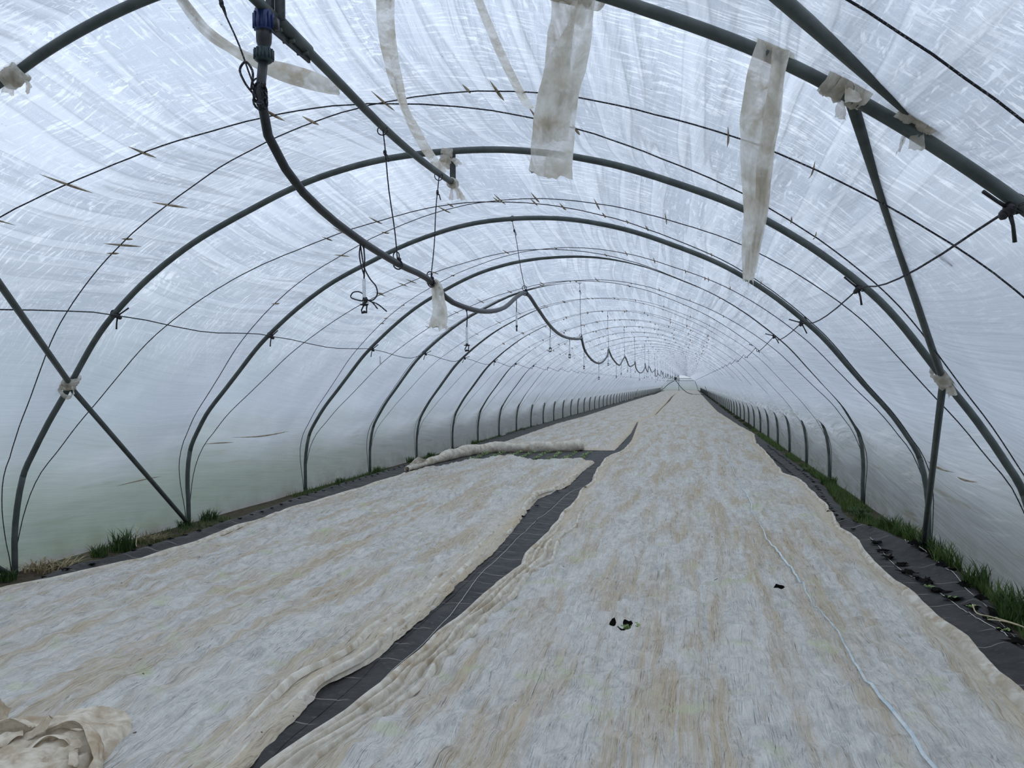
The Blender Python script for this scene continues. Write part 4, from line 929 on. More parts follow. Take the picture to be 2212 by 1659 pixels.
for i, n in enumerate(ks):
    s = sup[n]
    top = (s[0] - 0.02 if n > 2 else -2.0, HY[n], np.interp(s[0] - XC, PX, PZ) - 0.02)
    lab = {2: 'black cord from the third hoop to the first crest of the pipe', 4: 'thin cord from the roof to the second crest of the pipe', 6: 'thin cord from the roof to the third crest of the pipe', 8: 'thin cord from the roof to the fourth crest of the pipe'}.get(n, ('fine cord from the roof to the ' + ORD[n // 2] + ' crest of the pipe') if n <= 24 else 'fine cord holding a distant crest of the pipe, beyond the twelfth')
    hang_cord(top, s, lab, n < 9, i + 5)

# tangle of cord at the first dropper
PXM = 0.0028
def rel(o_, pts, sc_=PXM):
    return [np.array(o_) + np.array(CAM_RIGHT) * (px * sc_) + np.array(CAM_UP) * (-py * sc_) for px, py in pts]
b0 = pipe_at(4.31)
mb = MB()
mb.tube(spline(rel(b0, [(-8, -6), (-4, 25), (2, 55), (14, 78), (27, 95), (29, 112), (22, 122), (8, 125), (-14, 123), (-28, 116), (-24, 108), (-8, 106), (2, 114), (8, 122), (30, 132), (50, 148)]), 70), 0.0042, 6)
mb.tube(spline(rel(b0, [(-6, 0), (-9, 25), (-5, 50), (2, 72)]), 16), 0.0042, 6)
mb.tube(spline(rel(b0, [(4, 122), (18, 128), (30, 142)]), 8), 0.0045, 6)
mb.tube(spline(rel(b0, [(-22, -18), (-8, -14), (2, 0), (0, 14)]), 12), 0.0045, 6)
mb.blob(rel(b0, [(3, 123)])[0], .018, 2, .5)
o = mb.build('cord_tangle', M_ROPE); recenter(o, tuple(b0)); tag(o, 'tangled black cord loops hanging round the nearest sprinkler', 'cord')

# sprinklers
def sprinkler_parts(drop):
    mb = MB().tube([(0, 0, 0), (0.006, 0, -drop * 0.4), (0, 0, -drop)], 0.0045, 6); mb.blob((0, 0, -0.004), (.009, .009, .012), 1, .2)
    h = mb.mesh('hose', M_BLACK)
    w = MB().tube([(0, 0, -drop), (0, 0, -drop - 0.005), (0, 0, -drop - 0.145), (0, 0, -drop - 0.15)], [.008, .0105, .0105, .008], 10).mesh('weight_tube', M_WHITE)
    z = -drop - 0.15
    mb = MB().tube([(0, 0, z + .01), (0, 0, z - 0.012)], 0.012, 8)
    mb.tube([(0.018, 0, z - .008), (0.014, 0, z - .03), (0.016, 0, z - .052), (-0.016, 0, z - .056), (-0.019, 0, z - .036), (-0.004, 0, z - .010)], 0.0045, 6)
    mb.tube([(-0.016, 0, z - .054), (0, 0, z - .045), (0.016, 0, z - .054)], 0.006, 6)
    mb.box((0, 0, z - 0.004), (0.05, 0.012, 0.008))
    s = mb.mesh('sprinkler_head', M_BLACK)
    return h, w, s
SP = [sprinkler_parts(0.15), sprinkler_parts(0.11), sprinkler_parts(0.20)]
spy = [4.31, 6.36, 8.26, 10.75, 12.95, 15.2]
while spy[-1] < 150: spy.append(spy[-1] + 2.25 + 0.15 * math.sin(len(spy) * 1.3))
for i, y in enumerate(spy):
    c = pipe_at(y); c[2] -= 0.018
    h, w, s = SP[2 if i == 0 else 0 if i < 3 else i % 3]
    r = bpy.data.objects.new('sprinkler', None); COL.objects.link(r); r.location = c; r.empty_display_size = 0.05
    r.rotation_euler = (0, 0, rr.uniform(-0.5, 0.5) + (1.3 if i % 3 == 2 else 0))
    link('hose', h, r); link('weight_tube', w, r); link('sprinkler_head', s, r)
    lab = ['sprinkler with white stem wrapped in cord loops, nearest on the pipe', 'sprinkler with white stem under the bottom of the first pipe wave', 'sprinkler with white stem under the first crest of the pipe', 'small sprinkler on the steep drop after the first crest', 'small sprinkler just before the second crest of the pipe'][i] if i < 5 else ('small sprinkler on the pipe, ' + ORD[i + 1] + ' from the front') if i < 16 else 'tiny distant sprinkler hanging from the pipe beyond the sixteenth'
    tag(r, lab, 'sprinkler', 'sprinklers hanging from the pipe')
# white tag on the left side cord
o = MB().tube([(-5.06, 12.1, 2.27), (-5.055, 12.1, 2.12)], 0.013, 8).build('plastic_tube', M_WHITE); recenter(o, (-5.06, 12.1, 2.27)); tag(o, 'short white plastic tube hanging on the left side cord', 'tube')

# two hoses coming down from the pipe near the far end
hl = [(-1.95, 112, 2.30), (-2.2, 112, 2.08), (-2.83, 112, 1.70), (-3.8, 112, 0.85), (-4.5, 112, 0.40), (-5.4, 112, 0.12), (-6.1, 112, 0.06)]
hr = [(-1.95, 112, 2.30), (-1.8, 112, 2.05), (-0.95, 112, 0.95), (-0.3, 112, 0.42), (0.3, 112, 0.2), (1.5, 112, 0.12), (2.2, 112, 0.06)]
for P, lab in ((hl, 'far black hose sloping from the pipe down to the left'), (hr, 'far black hose sloping from the pipe down to the right')):
    o = MB().tube(spline(P, 30), 0.05, 6).build('feed_hose', M_BLACK); recenter(o, P[-1]); tag(o, lab, 'hose')
o = MB().blob((-1.95, 113, 2.45), (.22, .2, .22), 3, .3).box((-1.95, 113, 2.75), (.06, .06, .6)).build('pipe_valve', M_BLACK); recenter(o, (-1.95, 113, 2.45)); tag(o, 'dark valve block on the pipe near the far end', 'valve')

# end frame
r = bpy.data.objects.new('end_frame', None); COL.objects.link(r); r.location = (-2.3, YEND - 0.2, 0); tag(r, 'thin metal frame of bars and post across the far end', 'frame')
def bar(a, b, nm, rad=0.045):
    q = MB().tube([np.array(a) - np.array(r.location), np.array(b) - np.array(r.location)], rad, 8).build(nm, M_STEEL, r); return q
yE = YEND - 0.2
bar((-2.3, yE, 0), (-2.3, yE, 3.5), 'post'); bar((-5.6, yE, 2.35), (1.2, yE, 2.30), 'rail'); bar((-2.3, yE, 2.85), (1.2, yE, 2.83), 'rail')
bar((-6.2, yE, 0.3), (-5.6, yE, 2.35), 'side_bar'); bar((1.2, yE, 2.30), (1.9, yE, 0.3), 'side_bar'); bar((-3.1, yE, 2.75), (-2.3, yE, 3.5), 'strut'); bar((-6.1, yE, 0.08), (2.1, yE, 0.08), 'sill_bar')

# ------------------------------------------------------------------ woven ground cover
def curve_x(pts):
    P = np.array(sorted(pts, key=lambda q: q[1]))
    return lambda y: np.interp(y, P[:, 1], P[:, 0])
lm, rm = curve_x([(-5.86, -3)] + LEFT_MAT_OUTER[:-1] + [(-6.1, 178)]), curve_x([(2.12, -3)] + RIGHT_MAT_OUTER)
ymat = np.concatenate([np.arange(-2.2, 13, 0.06), np.arange(13, 30, 0.12), np.arange(30, YEND - 0.4, 0.6)])
def mat_sheet(name, x_in, outer, side, label):
    u = np.concatenate([np.linspace(0, 0.30, 34), np.linspace(0.32, 0.80, 22), np.linspace(0.81, 1.0, 24)])
    U, Yg = np.meshgrid(u, ymat)
    xo = outer(Yg) + 0.03 * pnoise(Yg * 1.7, Yg * 0 + side, 31) * 2
    xi = x_in + 0.05 * pnoise(Yg * 0.9, Yg * 0, 33)
    X = xo + (xi - xo) * U
    de = np.abs(X - xo); di = np.abs(X - xi)
    Z = 0.018 + 0.022 * np.maximum(fbm(X * 3, Yg * 1.6, 35, 2), -0.3) + 0.006 * pnoise(X * 11, Yg * 5, 37)
    fold = np.exp(-((de - 0.14) / 0.09) ** 2) * (0.085 if side > 0 else 0.05) * (0.6 + 0.9 * pnoise(Yg * 1.1, X * 0 + 5, 39))
    fold2 = np.exp(-((de - 0.33) / 0.05) ** 2) * 0.02 * (0.5 + pnoise(Yg * 2.1, X * 0 + 8, 41))
    Z = Z + fold + fold2 + 0.02 * np.exp(-(di / 0.06) ** 2) * (side > 0) + 0.012 * np.exp(-((di - 0.25) / 0.05) ** 2)
    Z = np.maximum(Z, 0.013) + (0.006 if side < 0 else 0.0)
    o = link(name, grid_mesh(name, np.stack([X, Yg, Z], -1), M_MAT))
    tag(o, label, 'ground cover', 'woven ground cover sheets'); return o, (X, Yg, Z)
MATL, gML = mat_sheet('ground_cover', -1.93, lm, -1, 'dark woven ground cover under the left bed, showing along the left wall')
MATR, gMR = mat_sheet('ground_cover', -2.12, rm, 1, 'dark woven ground cover under the right bed, showing beside the right film')

# yarns, planting holes
def fz(g, x, y):
    X, Y, Z = g; r_ = np.argmin(np.abs(Y[:, 0] - y)); c_ = np.argmin(np.abs(X[r_] - x)); return float(Z[r_, c_])
def yarn(pts, z, parent, name='yarn', r=0.0028, mat=None):
    P = spline([(x, y, 0.0) for x, y in pts], 90); P[:, 2] = [fz(gMR, p[0], p[1]) + 0.004 for p in P]
    MB().tube(P, r, 5).build(name, mat or M_YARN, parent)
def mat_z(x, y, outer, side):
    de = abs(x - float(outer(y)))
    return 0.024 + math.exp(-((de - 0.14) / 0.09) ** 2) * (0.05 if side > 0 else 0.035)
yarn([(x, y) for x, y in INNER_THREAD], 0.06, MATR); yarn([(x, y) for x, y in OUTER_THREAD], 0.095, MATR)
yarn(PATH_CORD, 0.040, MATR, 'path_yarn', 0.002)
def hole_mesh(seed):
    r0 = random.Random(seed); k = 11; v = [(0, 0, 0.004)]; f = []
    for i in range(k):
        a = i / k * 6.283; R = r0.uniform(0.025, 0.055) * (1.3 if i % 3 == 0 else 0.8)
        v.append((R * math.cos(a) * 1.2, R * math.sin(a) * 0.8, r0.uniform(0.002, 0.016)))
    for i in range(k): f.append((0, 1 + i, 1 + (i + 1) % k))
    mb = MB().add(v, f)
    for i in range(4): mb.blob((r0.uniform(-.03, .03), r0.uniform(-.02, .02), 0.004), (r0.uniform(.008, .016), r0.uniform(.008, .014), 0.006), seed + i, .5, 5, 6)
    return mb.mesh('planting_hole', M_HOLE)
HM = [hole_mesh(i) for i in range(4)]
for i, (x, y) in enumerate(INNER_SLITS): link('planting_hole', HM[i % 4], MATR, (x, y, fz(gMR, x, y) + 0.010), (0, 0, rr.uniform(0, 6)), [rr.uniform(1.35, 1.8)] * 3)
for i, (x, y) in enumerate(OUTER_SLITS): link('planting_hole', HM[i % 4], MATR, (x, y, fz(gMR, x, y) + 0.010), (0, 0.2, rr.uniform(0, 6)), [rr.uniform(1.35, 1.8)] * 3)
for i, (x, y) in enumerate(LEFT_SLITS): link('planting_hole', HM[i % 4], MATL, (x, y, fz(gML, x, y) + 0.003), (0, 0, rr.uniform(0, 6)), [rr.uniform(.7, 1.0)] * 3)
for i, (x, y) in enumerate(PATH_SLITS): link('planting_hole', HM[i % 4], MATR, (x, y, fz(gMR, x, y) + 0.010), (0, 0, rr.uniform(0, 6)), [rr.uniform(.7, 1.0)] * 3)
for i in range(46):                                        # the double row of slits going on along the right strip
    y = 9.6 + i * 0.26
    for dx in (0.16, 0.34):
        x = float(rm(y)) - dx
        link('planting_hole', HM[i % 4], MATR, (x, y, fz(gMR, x, y) + 0.010), (0, 0, rr.uniform(0, 6)), [0.75] * 3)
for i in range(60):                                        # and along the left strip
    y = 9.0 + i * 0.3
    link('planting_hole', HM[i % 4], MATL, (float(lm(y)) + 0.16, y, fz(gML, float(lm(y)) + 0.16, y) + 0.003), (0, 0, rr.uniform(0, 6)), [0.7] * 3)

# ------------------------------------------------------------------ fleece covers
def lumps(X, Y, seed):
    row = (X + 0.02 * pnoise(X, Y, seed)) / 0.29; pl = Y / 0.30 + 0.5 * (np.floor(row + 0.5) % 2)
    a = np.cos(math.pi * (row - np.floor(row + 0.5))) ** 2 * np.cos(math.pi * (pl - np.floor(pl + 0.5))) ** 2
    am = 0.35 + 1.0 * np.clip(0.5 + pnoise(np.floor(row + .5) * 7.3 + 0.37, np.floor(pl + .5) * 5.1 + 0.61, seed + 3), 0, 1.2)
    return a * am
def fleece(name, inner, outer, ys_, nx, end=None, seed=0, label='', mat=None, slant=0.0, press=None):
    u = np.linspace(0, 1, nx); U, V = np.meshgrid(u, ys_)
    Y = V.copy()
    if end is not None:
        y0 = ys_[0]; ye = np.interp(u, np.linspace(0, 1, len(end)), end); f = (V - y0) / (ys_[-1] - y0); Y = y0 + (ye[None, :] - y0) * f
    xo = outer(Y) + 0.025 * pnoise(Y * 4.1, Y * 0 + 1, seed + 51) + 0.012 * pnoise(Y * 13, Y * 0 + 1, seed + 52)
    xi = inner(Y) + 0.025 * pnoise(Y * 4.3, Y * 0 + 2, seed + 53) + 0.012 * pnoise(Y * 14, Y * 0 + 3, seed + 54)
    X = xo + (xi - xo) * U
    de = np.minimum(np.abs(X - xo), np.abs(X - xi))
    if end is not None: de = np.minimum(de, np.abs(Y - ye[None, :]))
    if ys_[0] > 10: de = np.minimum(de, np.abs(Y - ys_[0]))
    ed = sstep(0.0, 0.35, de)
    q = X * 1.0 + slant * Y
    ridge = lambda n_: 1 - 2.0 * np.abs(n_)
    h = 0.06 + 0.032 * lumps(X, Y, seed) + 0.045 * pnoise(X * 1.3, Y * 1.1, seed + 61)
    wr = 0.030 * ridge(pnoise(q * 6 + 0.8 * pnoise(X * 2, Y * 2, seed + 63), Y * 1.4, seed + 65)) + 0.020 * ridge(pnoise(q * 15 + pnoise(X * 3, Y * 3, seed + 64), Y * 3.0, seed + 67)) + 0.005 * pnoise(X * 24, Y * 11, seed + 69)
    hem = (1 - ed) * (0.014 * ridge(pnoise(de * 22, Y * 1.0, seed + 71)) + 0.02 * np.exp(-((de - 0.05) / 0.03) ** 2))
    Z = 0.042 + (h + wr) * (0.18 + 0.82 * ed) - 0.05 * 0.18 + hem
    if press is not None:
        Z = Z * (1 - 0.8 * np.exp(-((X - press[0]) / 0.5) ** 2 - ((Y - press[1]) / 0.42) ** 2))
    Z = np.maximum(Z, 0.036)
    Z = np.where(de < 0.012, 0.034, Z)
    o = link(name, grid_mesh(name, np.stack([X, Y, Z], -1), mat, None, de))
    tag(o, label, 'fleece', 'white fleece row covers')
    return o, (X, Y, Z)
LO = curve_x([(-5.75, -2), (-5.72, 3)] + LEFT_SHEET_OUTER); LI = curve_x([(-1.93, -2), (-1.95, 2.0)] + LEFT_SHEET_INNER)
endy = [14.46, 15.5, 16.9, 17.8, 17.4, 16.7, 16.95, 17.1, 16.87]
ysL = np.concatenate([np.arange(0.5, 9.5, 0.026), np.arange(9.5, 17.2, 0.04)])
SHL, gL = fleece('fleece_sheet', LI, LO, ysL, 135, endy, 0, 'near left white fleece sheet, crinkled, ending before the bare planted patch', M_FLEECE_L, 0.12, (-2.95, 2.9))
FO = curve_x([(-5.45, 17)] + FAR_SHEET_OUTER[:-1] + [(-5.55, 178)]); FI = curve_x([(-1.91, 17)] + FAR_SHEET_INNER[:-1] + [(-2.25, 178)])
ysF = np.concatenate([np.arange(20.0, 34, 0.07), np.arange(34, YEND - 0.5, 0.5)])
SHF, gF = fleece('fleece_sheet', FI, FO, ysF, 90, None, 5, 'far left white fleece sheet with a rolled front edge', M_FLEECE_L, 0.0)
RO = curve_x([(1.80, -2), (1.76, 3.5)] + RIGHT_SHEET_OUTER); RI = curve_x([(-1.95, -2), (-1.93, 2.2)] + RIGHT_SHEET_INNER)
ysR = np.concatenate([np.arange(0.5, 9.5, 0.026), np.arange(9.5, 26, 0.055), np.arange(26, YEND - 0.5, 0.45)])
SHR, gR = fleece('fleece_sheet', RI, RO, ysR, 135, None, 9, 'long right white fleece sheet running to the far end, with two torn holes', M_FLEECE_R, 0.0)
def fz(g, x, y):
    X, Y, Z = g; r_ = np.argmin(np.abs(Y[:, 0] - y)); c_ = np.argmin(np.abs(X[r_] - x)); return float(Z[r_, c_])

# bunched tan hems: loose twisted folds lying along the path edges and the right edge
def hem(pts, y0, y1, dx, w, parent, seed, n=160, lift=0.03, g=None):
    f = curve_x(pts); y = np.linspace(y0, y1, n)
    x = f(y) + dx + 0.03 * pnoise(y * 1.3, y * 0 + seed, seed) * 2
    wv = w * (0.6 + 0.9 * np.abs(pnoise(y * 1.1, y * 0, seed + 2)))
    G = np.zeros((n, 9, 3)); c = np.linspace(-1, 1, 9)
    for i in range(n):
        prof = (1 - c * c) * (lift * (0.7 + pnoise(y[i] * 2.0, 0.5, seed + 3))) + 0.008 * pnoise(c * 4, np.full(9, y[i] * 1.5), seed + 5)
        z0 = np.array([fz(g, x[i] + cc * wv[i] * 0.5, y[i]) for cc in c]) + 0.003
        G[i, :, 0] = x[i] + c * wv[i] * 0.5; G[i, :, 1] = y[i] + 0.02 * c; G[i, :, 2] = z0 + np.maximum(prof, -0.004) - 0.012 * np.abs(c) ** 6
    kz = np.ones(9) / 9
    for j in range(9):
        q = np.convolve(np.pad(G[:, j, 2], 4, 'edge'), kz, 'valid'); G[:, j, 2] = np.maximum(q, G[:, j, 2] - 0.012)
    MB().grid(G).build('hem_fold', M_TAN, parent)
hem(RIGHT_SHEET_INNER, 2.4, 11.0, 0.30, 0.05, SHR, 14, 140, 0.035, g=gR)
hem(RIGHT_SHEET_INNER, 2.4, 9.0, 0.115, 0.05, SHR, 15, 140, 0.04, g=gR)
hem(LEFT_SHEET_INNER, 2.6, 9.0, -0.17, 0.05, SHL, 17, 140, 0.03, g=gL)
hem(LEFT_SHEET_OUTER, 5.0, 12.0, 0.22, 0.06, SHL, 18, 140, 0.03, g=gL)
hem(RIGHT_SHEET_INNER, 2.4, 12.3, 0.045, 0.085, SHR, 3, g=gR)
hem(RIGHT_SHEET_INNER, 2.4, 8.0, 0.20, 0.06, SHR, 4, 110, 0.05, g=gR)
hem(RIGHT_SHEET_INNER, 12.4, 21, 0.05, 0.09, SHR, 12, 110, 0.03, g=gR)
hem([(1.8, 0), (1.76, 3.5)] + RIGHT_SHEET_OUTER, 3.2, 10.5, -0.04, 0.09, SHR, 5, 160, 0.03, g=gR)
hem([(1.8, 0), (1.76, 3.5)] + RIGHT_SHEET_OUTER, 3.2, 6.6, -0.07, 0.17, SHR, 25, 140, 0.05, g=gR)
hem([(1.8, 0), (1.76, 3.5)] + RIGHT_SHEET_OUTER, 10.6, 30, -0.05, 0.09, SHR, 6, 160, 0.03, g=gR)
hem(LEFT_SHEET_INNER, 2.6, 16.2, -0.05, 0.09, SHL, 7, 200, 0.025, g=gL)
hem(LEFT_SHEET_OUTER, 5.0, 14, 0.06, 0.12, SHL, 8, 160, 0.03, g=gL)

G = ribbon([(-1.75, 37.2, 0.10), (-0.9, 36.9, 0.11), (0.0, 37.4, 0.11), (0.9, 37.0, 0.11), (1.55, 36.2, 0.10)], [0.1, 0.22, 0.45, 0.3, 0.12], (0, 1, 0.1), 60, 7, 0.03, 5)
MB().grid(G).build('seam_fold', M_TAN, SHR)
# the rolled-up front edge of the far sheet
rp = np.array([(-5.62, 14.75), (-5.60, 15.6), (-5.58, 16.6), (-5.48, 17.7), (-5.25, 18.75), (-4.85, 19.35), (-4.2, 19.5), (-3.6, 19.62), (-3.05, 19.85), (-2.72, 20.05)])
n = 150; Pc = spline(np.c_[rp, np.full(len(rp), 0.1)], n); tt = np.linspace(0, 1, n)
R = 0.05 + 0.075 * sstep(0.05, 0.5, tt) + 0.01 * np.sin(tt * 40) + 0.02 * sstep(.85, 1, tt)
R[-4:] *= np.array([0.95, 0.8, 0.55, 0.2])
Pc[:, 2] = 0.03 + R * 0.9
mb = MB(); T = np.gradient(Pc, axis=0); T /= np.linalg.norm(T, axis=1)[:, None]
G = np.zeros((n, 18, 3)); ph = np.arange(18) / 18 * 2 * math.pi
for i in range(n):
    sd = np.cross(T[i], (0, 0, 1)); sd /= np.linalg.norm(sd); upv = np.cross(sd, T[i])
    k = 1 + 0.22 * (1 - 2 * np.abs(pnoise(ph * 1.3 + tt[i] * 26, np.full(18, tt[i] * 14), 3))) * 0.6 + 0.06 * np.sin(3 * ph + tt[i] * 60)
    G[i] = Pc[i] + np.outer(R[i] * k * np.cos(ph), sd) + np.outer(R[i] * k * np.sin(ph), upv)
mb.grid(G, True)
mb.f.append(tuple(range((n - 1) * 18, n * 18)))
q = mb.build('rolled_edge', M_TAN, SHF); q['label'] = 'cream rolled-up front edge of the sheet'
G = ribbon([(-2.75, 20.1, 0.06), (-2.4, 20.35, 0.055), (-1.98, 20.7, 0.05)], [0.2, 0.14, 0.1], (0, 1, 0.1), 24, 7, 0.012, 5)
MB().grid(G).build('hem_fold', M_TAN, SHF)
G = ribbon([(-5.62, 14.8, 0.09), (-5.66, 15.3, 0.16), (-5.60, 15.9, 0.10)], [0.1, 0.24, 0.12], (0.5, 0.3, 1), 16, 7, 0.03, 15)
MB().grid(G).build('hem_fold', M_TAN, SHF)

# pale blue strip along the right sheet
bs = [(x, y, fz(gR, x, y) + 0.008) for x, y in np.array(sorted(list(BLUE_STRIP) + [(1.0, 3.2), (0.985, 3.4)], key=lambda q: q[1]))]
P = spline(bs, 150); 
for p in P: p[2] = fz(gR, p[0], p[1]) + 0.016
wv = [0.022, 0.026, 0.012, 0.006, 0.022, 0.024, 0.012, 0.006, 0.014, 0.020, 0.010, 0.006, 0.014, 0.02, 0.010, 0.006, 0.02, 0.022, 0.012, 0.006, 0.012, 0.016, 0.01, 0.006, 0.01]
P[:, 0] += 0.012 * pnoise(P[:, 1] * 5, P[:, 1] * 0, 4) * 2
G = ribbon(P, [q * 0.75 for q in wv], (1, 0, 0), 150, 5, 0.006, 6, 0.3)
o = MB().grid(G).build('plastic_strip', M_PALEBLUE); recenter(o, tuple(P[0])); tag(o, 'pale blue plastic strip snaking along the right fleece sheet', 'strip')

# ------------------------------------------------------------------ crumpled fleece heap, bottom left corner
hc = np.array([-2.93, 3.05, 0.075])
r = bpy.data.objects.new('fleece_heap', None); COL.objects.link(r); r.location = hc; tag(r, 'crumpled tan fleece heap in the bottom left corner', 'fleece')
gx_ = np.linspace(-0.75, 0.42, 60); gy_ = np.linspace(-0.9, 0.36, 60); HX, HYg = np.meshgrid(gx_, gy_)
rad = np.sqrt((np.maximum(HX, -0.2) / 0.25) ** 2 + (np.maximum(HYg, -0.3) / 0.34) ** 2 + (np.minimum(HX + 0.3, 0) / 0.6) ** 2 + (np.minimum(HYg + 0.3, 0) / 0.7) ** 2)
wq = rad + 0.18 * pnoise(HX * 3, HYg * 3, 3)
HZ = 0.015 + 0.03 * sstep(1.0, 0.3, wq) + 0.035 * (1 - 2 * np.abs(pnoise(HX * 4 + HYg * 2, HYg * 3 - HX * 2, 5))) + 0.016 * (1 - 2 * np.abs(pnoise(HX * 12, HYg * 12, 7)))
HZ = np.where(wq < 0.98, HZ, HZ * sstep(1.25, 0.98, wq) - 0.06 * sstep(1.0, 1.25, wq))
link('body', grid_mesh('body', np.stack([HX, HYg, HZ], -1), M_HEAP, None, np.full(HX.shape, 1.0)), r)
def hp(px, py, up=0.0):
    """offset from the heap centre in metres, seen square on"""
    return np.array([px, py, up])
HC = (-2.93, 3.05, 0.06)
rel3 = lambda pts: [(a - HC[0], b - HC[1], c - HC[2]) for a, b, c in pts]
folds = [
    (rel3([(-3.023, 2.859, 0.07), (-3.018, 2.941, 0.12), (-2.969, 2.982, 0.17), (-2.932, 3.023, 0.215)]), [0.05, 0.05, 0.045, 0.05], (0.6, -0.5, 0.4), 0.5),
    (rel3([(-2.955, 3.02, 0.14), (-2.871, 3.068, 0.17), (-2.773, 3.059, 0.165), (-2.684, 3.015, 0.13), (-2.592, 2.932, 0.08), (-2.50, 2.777, 0.06)]), [0.06, 0.07, 0.08, 0.10, 0.11, 0.12], (0.1, -0.5, 0.8), 0.35),
    (rel3([(-3.338, 2.982, 0.13), (-3.182, 2.986, 0.16), (-3.095, 3.003, 0.175), (-3.0, 3.0, 0.16)]), [0.16, 0.16, 0.14, 0.08], (0.1, -0.6, 0.7), 0.25),
    (rel3([(-3.327, 3.058, 0.1), (-3.279, 3.065, 0.18), (-3.233, 3.056, 0.25)]), [0.15, 0.14, 0.10], (1, -0.2, 0.1), 0.1),
    (rel3([(-2.957, 2.90, 0.10), (-2.893, 2.962, 0.14), (-2.826, 2.99, 0.14), (-2.737, 2.95, 0.11), (-2.65, 2.85, 0.08)]), [0.05, 0.06, 0.06, 0.06, 0.07], (0.2, -0.5, 0.8), 0.4),
    (rel3([(-3.2, 2.80, 0.10), (-3.10, 2.89, 0.14), (-3.02, 2.96, 0.16)]), [0.12, 0.10, 0.06], (0.7, -0.5, 0.3), 0.4),
    (rel3([(-2.80, 2.80, 0.08), (-2.76, 2.90, 0.12), (-2.74, 2.98, 0.14)]), [0.10, 0.07, 0.05], (0.9, -0.3, 0.2), 0.5),
]
for i, (p, w, a, cu) in enumerate(folds):
    MB().grid(ribbon(p, w, a, 50, 11, 0.012, 20 + i, cu)).build('fold', M_HEAP, r)

# ------------------------------------------------------------------ plants
def seedling_mesh(seed, leaves=5, R=0.06):
    r0 = random.Random(seed); mb = MB()
    for k in range(leaves):
        a = k / leaves * 6.283 + r0.uniform(-.3, .3); L = R * r0.uniform(0.75, 1.15); el = r0.uniform(0.35, 0.9)
        d = np.array([math.cos(a), math.sin(a), 0]); s = np.array([-math.sin(a), math.cos(a), 0]); g = []
        for t, w in ((0, .12), (.3, .42), (.6, .55), (.85, .42), (1.0, .08)):
            p = d * L * t + np.array([0, 0, L * el * math.sin(t * 2.2)])
            g.append([p - s * w * L * .5 + np.array([0, 0, .15 * L * w]), p, p + s * w * L * .5 + np.array([0, 0, .15 * L * w])])
        mb.grid(np.array(g))
    return mb.mesh('seedling', M_LETTUCE)
SM = [seedling_mesh(i, 5, 0.075) for i in range(4)]
cnt = 0
for ri, x0 in enumerate(np.linspace(-4.95, -2.45, 8)):
    for j in range(9):
        y = 16.9 + j * 0.29 + rr.uniform(-.04, .04); x = x0 + rr.uniform(-.03, .03)
        yend_near = float(np.interp((x + 5.41) / 3.37, np.linspace(0, 1, 9), endy)); yroll = float(np.interp(x, rp[:, 0], rp[:, 1]))
        if y < yend_near + 0.12 or y > (yroll - 0.22 if x < -2.8 else 20.2): continue
        o = link('lettuce_seedling', SM[cnt % 4], None, (x, y, 0.026), (0, 0, rr.uniform(0, 6)), [rr.uniform(.8, 1.2)] * 3); cnt += 1
        tag(o, 'small pale green seedling in the bare patch before the rolled fleece', 'seedling', 'seedlings in the bare patch')
o = link('lettuce_seedling', seedling_mesh(9, 8, 0.095), None, (-0.425, 5.29, 0.055), (0, 0, 1)); tag(o, 'green seedling showing through the torn hole in the right fleece', 'seedling')
WM = [seedling_mesh(20 + i, 7, 0.045) for i in range(3)]
for i, (x, y) in enumerate((INNER_SLITS[8], INNER_SLITS[9], INNER_SLITS[10], INNER_SLITS[11], (1.93, 7.02))):
    o = link('weed_seedling', WM[i % 3], None, (x, y, fz(gMR, x, y) + 0.005), (0, 0, i), [1, 1, .7])
    tag(o, ['small weed in the planting slit nearest the end of the dry stems', 'weed seedling in the slit second from the nearest weed', 'weed seedling in the slit third from the nearest weed', 'nearest weed seedling growing in a slit at the right edge', 'farthest weed seedling in the row of slits on the right'][i], 'weed', 'weeds in the right planting slits')

def tuft_mesh(seed, n, R, H, mat, lean=0.5, nm='grass_tuft'):
    r0 = random.Random(seed); mb = MB()
    for k in range(n):
        a = r0.uniform(0, 6.283); q = R * math.sqrt(r0.random()); b = np.array([q * math.cos(a), q * math.sin(a), -0.02])
        h = H * r0.uniform(0.45, 1.0); az = r0.uniform(0, 6.283); l = lean * h * r0.uniform(0.2, 1.1); w = r0.uniform(0.003, 0.0065)
        d = np.array([math.cos(az), math.sin(az), 0]); s = np.array([-math.sin(az), math.cos(az), 0]) * w; g = []
        for t, wf in ((0, 1), (.4, .95), (.75, .6), (1, .06)):
            p = b + d * l * t * t + np.array([0, 0, h * (t - 0.25 * lean * t * t)])
            g.append([p - s * wf, p + s * wf])
        mb.grid(np.array(g))
    return mb.mesh(nm, mat)
TG = [tuft_mesh(i, 110, 0.11, 0.26, M_GRASS, 0.7) for i in range(4)]
TD = tuft_mesh(8, 120, 0.16, 0.16, M_DRY, 1.4)
tl = ['green grass tuft at the foot of the second hoop, bottom left edge', 'flattened dry grass tuft beside the second hoop foot on the left', 'tall grass tuft midway between the second and third hoops on the left', 'thin green tuft left of the tall tuft by the left film', 'short dry tuft right of the tall tuft by the left film', 'grass tuft at the brace foot of the third hoop on the left', 'bushy green tuft just past the third hoop foot on the left', 'small tuft beyond the fourth hoop on the left', 'small tuft before the fifth hoop foot on the left', 'small tuft past the fifth hoop foot on the left', 'low tuft before the sixth hoop on the left', 'low tuft before the eighth hoop on the left', 'far tuft beside the ninth hoop on the left']
